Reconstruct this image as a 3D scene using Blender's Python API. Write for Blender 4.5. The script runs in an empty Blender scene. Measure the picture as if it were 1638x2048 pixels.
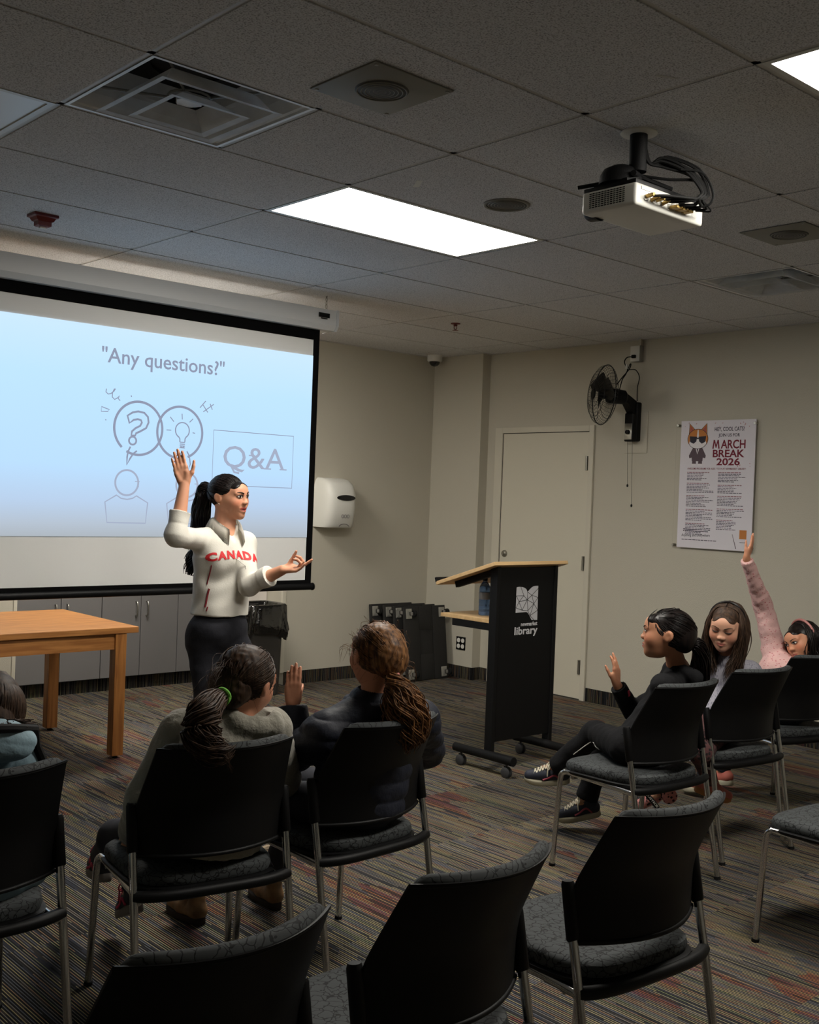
import bpy, bmesh, math, random
import numpy as np
from mathutils import Vector, Matrix, noise
from mathutils.bvhtree import BVHTree
R = math.radians
PI = math.pi
random.seed(7)
np.random.seed(7)
sc = bpy.context.scene
COL = sc.collection

# ---------------------------------------------------------------- camera
cam_d = bpy.data.cameras.new('camera')
cam = bpy.data.objects.new('camera', cam_d)
COL.objects.link(cam)
sc.camera = cam
cam_d.sensor_fit = 'VERTICAL'
cam_d.sensor_height = 36.0
cam_d.lens = 2192.56 / 2048.0 * 36.0
cam_d.clip_start = 0.05
cam_d.clip_end = 60
YAW, PITCH, ROLL = 0.734415, -0.013155, 0.037362
_f = Vector((math.sin(YAW) * math.cos(PITCH), math.cos(YAW) * math.cos(PITCH), math.sin(PITCH)))
_r = Vector((math.cos(YAW), -math.sin(YAW), 0))
_u = _r.cross(_f)
_r2 = _r * math.cos(ROLL) + _u * math.sin(ROLL)
_u2 = -_r * math.sin(ROLL) + _u * math.cos(ROLL)
cam.matrix_world = Matrix(((_r2.x, _u2.x, -_f.x, -2.76704), (_r2.y, _u2.y, -_f.y, -5.95065), (_r2.z, _u2.z, -_f.z, 1.54744), (0, 0, 0, 1)))

# ---------------------------------------------------------------- light and exposure
PANEL = 33.0          # radiance of a lit ceiling panel
SLIDE = 1.16          # radiance of the projected slide
world = bpy.data.worlds.new('world')
sc.world = world
world.use_nodes = True
world.node_tree.nodes['Background'].inputs[0].default_value = (0.05, 0.055, 0.065, 1)
world.node_tree.nodes['Background'].inputs[1].default_value = 0.3
sc.view_settings.view_transform = 'Standard'
sc.view_settings.look = 'None'
sc.view_settings.gamma = 1
sc.view_settings.exposure = 0.0
sc.view_settings.use_curve_mapping = False
sc.cycles.use_denoising = True
sc.cycles.max_bounces = 8
sc.cycles.diffuse_bounces = 5
sc.cycles.sample_clamp_indirect = 6

# ---------------------------------------------------------------- materials
def lin(r, g, b):
    f = lambda c: (c / 255 / 12.92) if c / 255 <= 0.04045 else ((c / 255 + 0.055) / 1.055) ** 2.4
    return (f(r), f(g), f(b), 1)

def mat(name, col, rough=0.6, metal=0.0, bump=0, bscale=200, var=0, vscale=30, spec=0.5, sheen=0, coat=0, alpha=1, trans=0, emit=None, estr=0, attr=None, stretch=None):
    m = bpy.data.materials.new(name)
    m.use_nodes = True
    nt = m.node_tree
    b = nt.nodes['Principled BSDF']
    b.inputs['Base Color'].default_value = col
    b.inputs['Roughness'].default_value = rough
    b.inputs['Metallic'].default_value = metal
    b.inputs['Specular IOR Level'].default_value = spec
    b.inputs['Sheen Weight'].default_value = sheen
    b.inputs['Coat Weight'].default_value = coat
    b.inputs['Alpha'].default_value = alpha
    b.inputs['Transmission Weight'].default_value = trans
    if emit:
        b.inputs['Emission Color'].default_value = emit
        b.inputs['Emission Strength'].default_value = estr
    tc = nt.nodes.new('ShaderNodeTexCoord')
    src = tc.outputs['Object']
    if stretch:
        mp = nt.nodes.new('ShaderNodeMapping')
        mp.inputs['Scale'].default_value = stretch
        nt.links.new(src, mp.inputs[0])
        src = mp.outputs[0]
    cs = None
    if attr:
        at = nt.nodes.new('ShaderNodeVertexColor')
        at.layer_name = attr
        cs = at.outputs['Color']
        nt.links.new(cs, b.inputs['Base Color'])
    if var:
        n = nt.nodes.new('ShaderNodeTexNoise')
        n.inputs['Scale'].default_value = vscale
        n.inputs['Detail'].default_value = 4
        nt.links.new(src, n.inputs['Vector'])
        mr = nt.nodes.new('ShaderNodeMapRange')
        mr.inputs[1].default_value = 0.3
        mr.inputs[2].default_value = 0.7
        mr.inputs[3].default_value = 1 - var
        mr.inputs[4].default_value = 1 + var
        nt.links.new(n.outputs[0], mr.inputs[0])
        mx = nt.nodes.new('ShaderNodeMix')
        mx.data_type = 'RGBA'
        mx.blend_type = 'MULTIPLY'
        mx.inputs[0].default_value = 1
        mx.inputs[6].default_value = col
        if cs: nt.links.new(cs, mx.inputs[6])
        nt.links.new(mr.outputs[0], mx.inputs[7])
        nt.links.new(mx.outputs[2], b.inputs['Base Color'])
    if bump:
        n = nt.nodes.new('ShaderNodeTexNoise')
        n.inputs['Scale'].default_value = bscale
        n.inputs['Detail'].default_value = 3
        nt.links.new(src, n.inputs['Vector'])
        bp = nt.nodes.new('ShaderNodeBump')
        bp.inputs['Strength'].default_value = bump
        bp.inputs['Distance'].default_value = 0.01
        nt.links.new(n.outputs[0], bp.inputs['Height'])
        nt.links.new(bp.outputs[0], b.inputs['Normal'])
    return m

def nn(nt, t, **kw):
    n = nt.nodes.new(t)
    for k, v in kw.items():
        if k.startswith('i'):
            n.inputs[int(k[1:])].default_value = v
        else:
            setattr(n, k, v)
    return n

def mth(nt, op, a, b=None, c=None):
    n = nt.nodes.new('ShaderNodeMath')
    n.operation = op
    for i, v in enumerate((a, b, c)):
        if v is None: continue
        if isinstance(v, (int, float)): n.inputs[i].default_value = v
        else: nt.links.new(v, n.inputs[i])
    return n.outputs[0]

def ramp(nt, fac, stops, const=True):
    n = nt.nodes.new('ShaderNodeValToRGB')
    cr = n.color_ramp
    cr.interpolation = 'CONSTANT' if const else 'LINEAR'
    while len(cr.elements) < len(stops): cr.elements.new(0.5)
    for e, (p, c) in zip(cr.elements, stops):
        e.position = p
        e.color = c
    nt.links.new(fac, n.inputs[0])
    return n.outputs[0]

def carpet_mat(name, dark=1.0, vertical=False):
    m = bpy.data.materials.new(name)
    m.use_nodes = True
    nt = m.node_tree
    b = nt.nodes['Principled BSDF']
    b.inputs['Roughness'].default_value = 0.95
    b.inputs['Specular IOR Level'].default_value = 0.15
    tc = nn(nt, 'ShaderNodeTexCoord')
    sp = nn(nt, 'ShaderNodeSeparateXYZ')
    nt.links.new(tc.outputs['Object'], sp.inputs[0])
    if vertical:
        X = mth(nt, 'ADD', sp.outputs[0], sp.outputs[1])
        Y = sp.outputs[2]
    else:
        X, Y = sp.outputs[0], sp.outputs[1]
    T = 0.61
    tx = mth(nt, 'FLOOR', mth(nt, 'DIVIDE', X, T))
    ty = mth(nt, 'FLOOR', mth(nt, 'DIVIDE', Y, T))
    cv = nn(nt, 'ShaderNodeCombineXYZ')
    nt.links.new(tx, cv.inputs[0]); nt.links.new(ty, cv.inputs[1])
    wt = nn(nt, 'ShaderNodeTexWhiteNoise', noise_dimensions='3D')
    nt.links.new(cv.outputs[0], wt.inputs['Vector'])
    u = mth(nt, 'DIVIDE', X, 0.0098)
    ui = mth(nt, 'FLOOR', u)
    uf = mth(nt, 'FRACT', u)
    def stripes(shift, seglen):
        c1 = nn(nt, 'ShaderNodeCombineXYZ')
        nt.links.new(mth(nt, 'ADD', ui, shift), c1.inputs[0]); nt.links.new(ty, c1.inputs[1])
        w1 = nn(nt, 'ShaderNodeTexWhiteNoise', noise_dimensions='2D')
        nt.links.new(c1.outputs[0], w1.inputs['Vector'])
        seg = mth(nt, 'FLOOR', mth(nt, 'MULTIPLY', mth(nt, 'ADD', Y, mth(nt, 'MULTIPLY', w1.outputs[0], 5.0)), seglen))
        c2 = nn(nt, 'ShaderNodeCombineXYZ')
        nt.links.new(mth(nt, 'ADD', ui, shift), c2.inputs[0]); nt.links.new(seg, c2.inputs[1]); nt.links.new(wt.outputs[0], c2.inputs[2])
        w2 = nn(nt, 'ShaderNodeTexWhiteNoise', noise_dimensions='3D')
        nt.links.new(c2.outputs[0], w2.inputs['Vector'])
        return w2.outputs[0]
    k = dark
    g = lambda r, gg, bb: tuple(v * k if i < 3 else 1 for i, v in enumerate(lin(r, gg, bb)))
    wl = stripes(0.5, 3.2)
    wd = stripes(77.5, 5.0)
    neutral = ramp(nt, wl, [(0, g(60, 60, 62)), (.16, g(158, 148, 118)), (.36, g(132, 126, 120)), (.52, g(172, 158, 116)), (.66, g(106, 108, 116)), (.78, g(156, 126, 100)), (.93, g(130, 134, 104))])
    warm = ramp(nt, wl, [(0, g(88, 62, 54)), (.22, g(172, 116, 76)), (.44, g(150, 92, 72)), (.62, g(176, 146, 104)), (.80, g(136, 84, 84))])
    darks = ramp(nt, wd, [(0, g(27, 27, 29)), (.4, g(34, 36, 42)), (.6, g(48, 51, 62)), (.74, g(40, 38, 37)), (.88, g(60, 53, 50))])
    nz = nn(nt, 'ShaderNodeTexNoise')
    nz.inputs['Scale'].default_value = 1.0
    mp = nn(nt, 'ShaderNodeMapping')
    mp.inputs['Scale'].default_value = (5.0, 1.5, 1)
    nt.links.new(tc.outputs['Object'], mp.inputs[0])
    vadd = nn(nt, 'ShaderNodeVectorMath', operation='ADD')
    nt.links.new(mp.outputs[0], vadd.inputs[0]); nt.links.new(wt.outputs['Color'], vadd.inputs[1])
    nt.links.new(vadd.outputs[0], nz.inputs['Vector'])
    mask = mth(nt, 'GREATER_THAN', nz.outputs[0], 0.63)
    mx = nn(nt, 'ShaderNodeMix', data_type='RGBA')
    nt.links.new(mask, mx.inputs[0]); nt.links.new(neutral, mx.inputs[6]); nt.links.new(warm, mx.inputs[7])
    line = mth(nt, 'LESS_THAN', uf, 0.31)
    mx2 = nn(nt, 'ShaderNodeMix', data_type='RGBA')
    nt.links.new(line, mx2.inputs[0])
    nt.links.new(darks, mx2.inputs[6])
    nt.links.new(mx.outputs[2], mx2.inputs[7])
    # tile to tile tone
    tone = mth(nt, 'ADD', mth(nt, 'MULTIPLY', wt.outputs[0], 0.5), 0.75)
    mx3 = nn(nt, 'ShaderNodeMix', data_type='RGBA', blend_type='MULTIPLY')
    mx3.inputs[0].default_value = 1
    nt.links.new(mx2.outputs[2], mx3.inputs[6]); nt.links.new(tone, mx3.inputs[7])
    nt.links.new(mx3.outputs[2], b.inputs['Base Color'])
    bp = nn(nt, 'ShaderNodeBump')
    bp.inputs['Strength'].default_value = 0.5
    bp.inputs['Distance'].default_value = 0.004
    n2 = nn(nt, 'ShaderNodeTexNoise')
    n2.inputs['Scale'].default_value = 350
    nt.links.new(tc.outputs['Object'], n2.inputs['Vector'])
    nt.links.new(mth(nt, 'ADD', n2.outputs[0], line), bp.inputs['Height'])
    nt.links.new(bp.outputs[0], b.inputs['Normal'])
    return m

def tile_mat():
    m = bpy.data.materials.new('ceiling tile')
    m.use_nodes = True
    nt = m.node_tree
    b = nt.nodes['Principled BSDF']
    b.inputs['Roughness'].default_value = 0.95
    tc = nn(nt, 'ShaderNodeTexCoord')
    n1 = nn(nt, 'ShaderNodeTexNoise'); n1.inputs['Scale'].default_value = 190; n1.inputs['Detail'].default_value = 3
    nt.links.new(tc.outputs['Object'], n1.inputs['Vector'])
    n3 = nn(nt, 'ShaderNodeTexNoise'); n3.inputs['Scale'].default_value = 1.2
    nt.links.new(tc.outputs['Object'], n3.inputs['Vector'])
    c = ramp(nt, n1.outputs[0], [(.34, lin(150, 150, 152)), (.46, lin(206, 206, 208)), (.6, lin(222, 222, 224))], const=False)
    mx = nn(nt, 'ShaderNodeMix', data_type='RGBA', blend_type='MULTIPLY'); mx.inputs[0].default_value = 1
    nt.links.new(c, mx.inputs[6])
    nt.links.new(mth(nt, 'ADD', mth(nt, 'MULTIPLY', n3.outputs[0], 0.16), 0.92), mx.inputs[7])
    nt.links.new(mx.outputs[2], b.inputs['Base Color'])
    bp = nn(nt, 'ShaderNodeBump'); bp.inputs['Strength'].default_value = 0.6; bp.inputs['Distance'].default_value = 0.004
    nt.links.new(n1.outputs[0], bp.inputs['Height']); nt.links.new(bp.outputs[0], b.inputs['Normal'])
    return m

def squiggle_mat():
    m = bpy.data.materials.new('charcoal upholstery')
    m.use_nodes = True
    nt = m.node_tree
    b = nt.nodes['Principled BSDF']
    b.inputs['Roughness'].default_value = 0.8
    b.inputs['Specular IOR Level'].default_value = 0.3
    tc = nn(nt, 'ShaderNodeTexCoord')
    nz = nn(nt, 'ShaderNodeTexNoise'); nz.inputs['Scale'].default_value = 26
    nt.links.new(tc.outputs['Object'], nz.inputs['Vector'])
    va = nn(nt, 'ShaderNodeVectorMath', operation='MULTIPLY_ADD')
    va.inputs[1].default_value = (0.05, 0.05, 0.05)
    nt.links.new(nz.outputs['Color'], va.inputs[0]); nt.links.new(tc.outputs['Object'], va.inputs[2])
    vo = nn(nt, 'ShaderNodeTexVoronoi', feature='DISTANCE_TO_EDGE'); vo.inputs['Scale'].default_value = 42
    nt.links.new(va.outputs[0], vo.inputs['Vector'])
    c = ramp(nt, vo.outputs['Distance'], [(0, lin(20, 21, 22)), (.05, lin(60, 63, 64))])
    nt.links.new(c, b.inputs['Base Color'])
    bp = nn(nt, 'ShaderNodeBump'); bp.inputs['Strength'].default_value = 0.25; bp.inputs['Distance'].default_value = 0.002
    nt.links.new(vo.outputs['Distance'], bp.inputs['Height']); nt.links.new(bp.outputs[0], b.inputs['Normal'])
    return m

def wood_mat(name, c1, c2, scale=(3, 40, 40), rough=0.45):
    m = bpy.data.materials.new(name)
    m.use_nodes = True
    nt = m.node_tree
    b = nt.nodes['Principled BSDF']
    b.inputs['Roughness'].default_value = rough
    tc = nn(nt, 'ShaderNodeTexCoord')
    mp = nn(nt, 'ShaderNodeMapping'); mp.inputs['Scale'].default_value = scale
    nt.links.new(tc.outputs['Object'], mp.inputs[0])
    nz = nn(nt, 'ShaderNodeTexNoise'); nz.inputs['Scale'].default_value = 1.5; nz.inputs['Detail'].default_value = 6; nz.inputs['Distortion'].default_value = 0.6
    nt.links.new(mp.outputs[0], nz.inputs['Vector'])
    c = ramp(nt, nz.outputs[0], [(.35, c1), (.65, c2)], const=False)
    nt.links.new(c, b.inputs['Base Color'])
    return m

def emis(name, col, s):
    m = bpy.data.materials.new(name)
    m.use_nodes = True
    nt = m.node_tree
    nt.nodes.remove(nt.nodes['Principled BSDF'])
    e = nn(nt, 'ShaderNodeEmission')
    e.inputs[0].default_value = col
    e.inputs[1].default_value = s
    nt.links.new(e.outputs[0], nt.nodes['Material Output'].inputs[0])
    return m

M = {}
M['wall'] = mat('wall paint', lin(192, 187, 172), 0.85, bump=0.25, bscale=260)
M['alcove'] = mat('white melamine', lin(225, 218, 212), 0.5)
M['white_trim'] = mat('painted trim', lin(205, 200, 184), 0.5)
M['door'] = mat('door paint', lin(208, 203, 186), 0.5, bump=0.05, bscale=60)
M['carpet'] = carpet_mat('striped carpet')
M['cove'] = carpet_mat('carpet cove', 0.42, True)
M['tile'] = tile_mat()
M['tbar'] = mat('ceiling grid', lin(190, 188, 184), 0.5)
M['dark_gap'] = mat('plenum', lin(30, 30, 30), 0.9)
M['panel'] = emis('lit diffuser', (1.0, 0.95, 0.86, 1), PANEL)
M['panel_off'] = mat('unlit diffuser', lin(225, 228, 232), 0.35)
M['white_metal'] = mat('white metal', lin(205, 205, 200), 0.4)
M['grey_metal'] = mat('grey metal', lin(150, 148, 140), 0.45)
M['dusty'] = mat('dusty white metal', lin(236, 238, 240), 0.4, var=0.12, vscale=9)
M['chrome'] = mat('chrome', lin(200, 200, 200), 0.16, 1.0)
M['nickel'] = mat('nickel plate', lin(176, 174, 166), 0.4, 0.55)
M['steel_dark'] = mat('dark wire', lin(50, 50, 50), 0.35, 0.8)
M['caster'] = mat('grey caster', lin(58, 58, 60), 0.5)
M['steel'] = mat('brushed steel', lin(170, 168, 160), 0.35, 1.0)
M['black'] = mat('black plastic', lin(11, 11, 12), 0.5, spec=0.22, bump=0.1, bscale=900)
M['black_rubber'] = mat('black rubber', lin(14, 14, 14), 0.75, spec=.25)
M['black_matte'] = mat('black fabric border', lin(8, 8, 9), 0.9, spec=0.1)
M['black_metal'] = mat('black powder coat', lin(11, 11, 12), 0.6, spec=0.25, bump=0.2, bscale=500)
M['fabric'] = squiggle_mat()
M['oak'] = wood_mat('oak', lin(150, 96, 48), lin(186, 128, 70), (2.5, 30, 30))
M['oak_v'] = wood_mat('oak leg', lin(140, 88, 42), lin(178, 120, 62), (30, 30, 2.5))
M['birch'] = wood_mat('light laminate top', lin(196, 160, 112), lin(212, 178, 130), (2, 20, 20))
M['cab'] = mat('grey laminate', lin(118, 116, 116), 0.5, bump=0.04, bscale=300, var=0.05, vscale=300)
M['cab_edge'] = mat('cabinet gap', lin(38, 37, 38), 0.7)
M['screen'] = mat('screen cloth', lin(226, 226, 224), 0.85)
M['plate'] = mat('device white', lin(222, 221, 214), 0.4)
M['ink'] = mat('dark ink', lin(58, 52, 70), 0.8)
M['ink_red'] = mat('maroon ink', lin(120, 34, 52), 0.8)
M['paper'] = mat('poster paper', lin(222, 218, 226), 0.7)
M['red'] = mat('red plastic', lin(110, 26, 24), 0.35)
M['bag'] = mat('bin liner', lin(6, 6, 7), 0.12, spec=0.9, bump=1.0, bscale=16, coat=.6)
M['bin'] = mat('grey bin', lin(78, 76, 74), 0.32, 0.5, var=0.1, vscale=4)
M['gold'] = mat('connector metal', lin(180, 150, 90), 0.35, 0.9)

# ---------------------------------------------------------------- mesh helpers
def NB(): return bmesh.new()

def box(bm, c, s, rot=None, bev=0, seg=2):
    """box centred at c with full sizes s"""
    mtx = Matrix.Translation(Vector(c)) @ ((rot.to_4x4()) if rot is not None else Matrix.Identity(4)) @ Matrix.Diagonal((s[0], s[1], s[2], 1))
    r = bmesh.ops.create_cube(bm, size=1, matrix=mtx)
    if bev:
        es = list({e for v in r['verts'] for e in v.link_edges})
        bmesh.ops.bevel(bm, geom=es, offset=bev, segments=seg, affect='EDGES', profile=0.6)

def bx(bm, x0, x1, y0, y1, z0, z1, bev=0, seg=2):
    box(bm, ((x0 + x1) / 2, (y0 + y1) / 2, (z0 + z1) / 2), (abs(x1 - x0), abs(y1 - y0), abs(z1 - z0)), None, bev, seg)

def tube(bm, pts, r, seg=10, closed=False, flat=None):
    """sweep a circle along pts; r number or list; flat=(axis vector, factor) squashes the section"""
    pts = [Vector(p) for p in pts]
    n = len(pts)
    rs = r if isinstance(r, (list, tuple)) else [r] * n
    rings = []
    prev = None
    for i, p in enumerate(pts):
        if closed: t = pts[(i + 1) % n] - pts[i - 1]
        elif i == 0: t = pts[1] - p
        elif i == n - 1: t = p - pts[i - 1]
        else: t = (pts[i + 1] - p).normalized() + (p - pts[i - 1]).normalized()
        if t.length < 1e-9: t = Vector((0, 0, 1))
        t.normalize()
        if prev is None:
            a = Vector((0, 0, 1)) if abs(t.z) < 0.9 else Vector((1, 0, 0))
            x = t.cross(a).normalized()
        else:
            x = prev - t * prev.dot(t)
            x = x.normalized() if x.length > 1e-6 else t.orthogonal().normalized()
        prev = x
        y = t.cross(x)
        ring = []
        for k in range(seg):
            a = 2 * PI * k / seg
            o = (x * math.cos(a) + y * math.sin(a)) * rs[i]
            if flat is not None:
                ax = flat[0]
                o = o - ax * o.dot(ax) * (1 - flat[1])
            ring.append(bm.verts.new(p + o))
        rings.append(ring)
    m = n if closed else n - 1
    for i in range(m):
        A, B = rings[i], rings[(i + 1) % n]
        for k in range(seg):
            bm.faces.new((A[k], A[(k + 1) % seg], B[(k + 1) % seg], B[k]))
    if not closed:
        bm.faces.new(list(reversed(rings[0])))
        bm.faces.new(rings[-1])

def smooth_path(pts, n=6):
    """Catmull-Rom through pts"""
    P = [Vector(p) for p in pts]
    P = [P[0] * 2 - P[1]] + P + [P[-1] * 2 - P[-2]]
    out = []
    for i in range(1, len(P) - 2):
        for k in range(n):
            t = k / n
            a, b, c, d = P[i - 1], P[i], P[i + 1], P[i + 2]
            out.append(0.5 * ((2 * b) + (c - a) * t + (2 * a - 5 * b + 4 * c - d) * t * t + (3 * b - a - 3 * c + d) * t ** 3))
    out.append(P[-2])
    return out

def lathe(bm, prof, mtx=None, seg=24):
    """prof list of (r, z)"""
    mtx = mtx or Matrix.Identity(4)
    rings = []
    for r, z in prof:
        if r < 1e-6: rings.append([bm.verts.new(mtx @ Vector((0, 0, z)))])
        else: rings.append([bm.verts.new(mtx @ Vector((r * math.cos(2 * PI * k / seg), r * math.sin(2 * PI * k / seg), z))) for k in range(seg)])
    for A, B in zip(rings, rings[1:]):
        for k in range(seg):
            k2 = (k + 1) % seg
            f = [A[k % len(A)], A[k2 % len(A)], B[k2 % len(B)], B[k % len(B)]]
            g = []
            for v in f:
                if v not in g: g.append(v)
            if len(g) > 2: bm.faces.new(g)

def prism(bm, poly, o, ax, ay, depth):
    """extrude polygon (2D in axes ax, ay about o) by vector depth"""
    o, ax, ay, depth = Vector(o), Vector(ax), Vector(ay), Vector(depth)
    A = [bm.verts.new(o + ax * x + ay * y) for x, y in poly]
    B = [bm.verts.new(o + ax * x + ay * y + depth) for x, y in poly]
    n = len(poly)
    bm.faces.new(A); bm.faces.new(list(reversed(B)))
    for i in range(n):
        bm.faces.new((A[i], B[i], B[(i + 1) % n], A[(i + 1) % n]))

def root_of(o):
    while o.parent: o = o.parent
    return o

def obj(name, bm, m, parent=None, smooth=True, world=False, angle=40):
    bmesh.ops.recalc_face_normals(bm, faces=bm.faces)
    me = bpy.data.meshes.new(name)
    bm.to_mesh(me); bm.free()
    return link_mesh(name, me, m, parent, smooth, world, angle)

def link_mesh(name, me, m, parent=None, smooth=True, world=False, angle=40):
    o = bpy.data.objects.new(name, me)
    COL.objects.link(o)
    if m is not None: me.materials.append(m)
    if smooth:
        me.polygons.foreach_set('use_smooth', [True] * len(me.polygons))
        if angle: me.set_sharp_from_angle(angle=R(angle))
    if parent is not None:
        o.parent = parent
        if world:
            me.transform(mw(root_of(parent)).inverted())
    return o

def mw(o):
    return Matrix.Translation(o.location) @ o.rotation_euler.to_matrix().to_4x4()

def tag(o, label=None, cat=None, group=None, kind=None):
    if label: o['label'] = label
    if cat: o['category'] = cat
    if group: o['group'] = group
    if kind: o['kind'] = kind
    return o

def thing(name, label, cat, loc=(0, 0, 0), rz=0, group=None):
    o = bpy.data.objects.new(name, None)
    COL.objects.link(o)
    o.empty_display_size = 0.1
    o.location = loc
    o.rotation_euler = (0, 0, rz)
    return tag(o, label, cat, group)

def struct(name, bm, m, parent=None, **kw):
    o = obj(name, bm, m, parent, **kw)
    if parent is None: o['kind'] = 'structure'
    return o

def copy_tree(o, parent=None):
    c = o.copy()
    COL.objects.link(c)
    if parent is not None: c.parent = parent
    for ch in list(o.children): copy_tree(ch, c)
    return c

def text_geo(s, w=None, h=None, bold=0, shear=0, space=1.0):
    """text as (verts Nx2 centred, faces), fitted to w and / or h"""
    cu = bpy.data.curves.new('t', 'FONT')
    cu.body = s
    cu.size = 1
    cu.offset = bold
    cu.shear = shear
    cu.space_character = space
    cu.resolution_u = 3
    t = bpy.data.objects.new('t', cu)
    COL.objects.link(t)
    dg = bpy.context.evaluated_depsgraph_get()
    me = bpy.data.meshes.new_from_object(t.evaluated_get(dg))
    v = np.array([x.co[:2] for x in me.vertices])
    f = [tuple(p.vertices) for p in me.polygons]
    bpy.data.objects.remove(t); bpy.data.curves.remove(cu); bpy.data.meshes.remove(me)
    lo, hi = v.min(0), v.max(0)
    v = v - (lo + hi) / 2
    sz = hi - lo
    sx = w / sz[0] if w else None
    sy = h / sz[1] if h else None
    sx = sx or sy; sy = sy or sx
    return v * np.array([sx, sy]), f

def put_text(bm, geo, o, ax, ay, depth):
    o, ax, ay, depth = Vector(o), Vector(ax), Vector(ay), Vector(depth)
    vs, fs = geo
    A = [bm.verts.new(o + ax * float(x) + ay * float(y)) for x, y in vs]
    F = [bm.faces.new([A[i] for i in f]) for f in fs]
    r = bmesh.ops.extrude_face_region(bm, geom=F)
    bmesh.ops.translate(bm, verts=[g for g in r['geom'] if isinstance(g, bmesh.types.BMVert)], vec=depth)

def stroke(bm, pts, w, o, ax, ay, dep, closed=False):
    """flat ribbon line drawn on a surface, thickness |dep|"""
    o, ax, ay, dep = Vector(o), Vector(ax), Vector(ay), Vector(dep)
    n = len(pts)
    P = [Vector((p[0], p[1])) for p in pts]
    L, Rr = [], []
    for i in range(n):
        if closed: t = P[(i + 1) % n] - P[i - 1]
        else: t = P[min(i + 1, n - 1)] - P[max(i - 1, 0)]
        t.normalize()
        nrm = Vector((-t.y, t.x)) * w / 2
        L.append(P[i] + nrm); Rr.append(P[i] - nrm)
    mk = lambda p, k: bm.verts.new(o + ax * p.x + ay * p.y + dep * k)
    VL = [mk(p, 0) for p in L]; VR = [mk(p, 0) for p in Rr]; WL = [mk(p, 1) for p in L]; WR = [mk(p, 1) for p in Rr]
    for i in range(n if closed else n - 1):
        j = (i + 1) % n
        bm.faces.new((WL[i], WL[j], WR[j], WR[i]))
        bm.faces.new((VL[i], VR[i], VR[j], VL[j]))
        bm.faces.new((VL[i], VL[j], WL[j], WL[i]))
        bm.faces.new((VR[i], WR[i], WR[j], VR[j]))
    if not closed:
        bm.faces.new((VL[0], WL[0], WR[0], VR[0])); bm.faces.new((VL[-1], VR[-1], WR[-1], WL[-1]))

def circ(cx, cy, rx, ry=None, a0=0, a1=360, n=40):
    ry = ry or rx
    return [(cx + rx * math.cos(R(a0 + (a1 - a0) * k / n)), cy + ry * math.sin(R(a0 + (a1 - a0) * k / n))) for k in range(n + (0 if abs(a1 - a0) == 360 else 1))]

# ================================================================ THE ROOM
H = 2.804
XR, XP, YB, YP = 4.063, 3.9655, 1.239, 0.636
XL, YR_ = -4.4, -8.6
b = NB(); bx(b, XL - .1, 4.3, YR_ - .1, 2.5, -0.1, 0)
struct('floor', b, M['carpet'], smooth=False)
b = NB(); bx(b, XR, XR + .12, YR_, YB + .12, 0, H + .1)
struct('wall_right', b, M['wall'], smooth=False)
b = NB(); bx(b, XP, XR, YP, YB, 0, H + .02)
struct('trim_1', b, M['wall'], smooth=False)
b = NB()
bx(b, 2.42, XR, YB, YB + .12, 0, H + .1)
struct('wall_front', b, M['wall'], smooth=False)
b = NB(); bx(b, XL, .2, YB, YB + .12, 0, H + .1)
bx(b, .2, .335, 1.60, 1.72, 0, H + .1)
struct('wall_front_left', b, M['wall'], smooth=False)
b = NB(); bx(b, 0.08, .2, YB + .12, 2.4, 0, H + .1); bx(b, 2.42, 2.54, YB + .12, 2.4, 0, H + .1); bx(b, .2, 2.42, 2.3, 2.4, 0, H + .1)
struct('wall_alcove', b, M['wall'], smooth=False)
b = NB(); bx(b, 2.05, 2.415, 1.50, 1.54, 0.0, 2.4)
struct('trim_2', b, M['alcove'], smooth=False)
b = NB(); bx(b, 2.385, 2.42, YB - .006, YB + .02, 0.1, 2.5, .002)
struct('trim_3', b, M['white_trim'], smooth=False)
b = NB(); bx(b, .19, .215, YB - .006, YB + .02, 0.1, 2.5, .002)
struct('trim_4', b, M['white_trim'], smooth=False)
b = NB(); bx(b, XL - .1, XL, YR_, YB, 0, H)
struct('wall_left', b, M['wall'], smooth=False)
b = NB(); bx(b, XL, XR, YR_ - .1, YR_, 0, H)
struct('wall_rear', b, M['wall'], smooth=False)
BB = .105
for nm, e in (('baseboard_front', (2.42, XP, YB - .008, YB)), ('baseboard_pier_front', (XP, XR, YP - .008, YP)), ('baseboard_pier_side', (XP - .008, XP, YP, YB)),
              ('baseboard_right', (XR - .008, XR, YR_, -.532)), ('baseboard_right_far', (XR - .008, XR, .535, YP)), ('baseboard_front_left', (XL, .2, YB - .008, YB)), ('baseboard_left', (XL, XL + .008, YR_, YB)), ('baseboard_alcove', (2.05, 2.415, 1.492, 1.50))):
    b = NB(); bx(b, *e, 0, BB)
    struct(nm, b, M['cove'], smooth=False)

# ---- ceiling: lay-in boards on a grid, module 1.22 x 0.61
LIT = [(0, 3), (0, 7), (0, -1)]
OFF = [(-2, 3)]
VENT = [(-1.0, 4), (2.0, 4)]           # 2 x 2 air diffusers, west half of the module
b = NB()
T0, T1 = 1.22, 0.61
for i in range(-4, 4):
    for j in range(-3, 15):
        x0, x1 = i * T0, min(i * T0 + T0, XR)
        y1, y0 = -j * T1, -j * T1 - T1
        y0 = max(y0, YR_)
        if x1 - x0 < .05 or y1 - y0 < .05: continue
        if (i, j) in LIT or (i, j) in OFF: continue
        g = .010
        if (i, j) in VENT or (float(i), j) in VENT:
            if i == -1: bx(b, x0 + .61 + g, x1 - g, y0 + g, y1 - g, H, H + .012)
            else: bx(b, x0 + .61 + g, x1 - g, y0 + g, y1 - g, H, H + .012)
            continue
        bx(b, x0 + g, x1 - g, y0 + g, y1 - g, H, H + .012)
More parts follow.
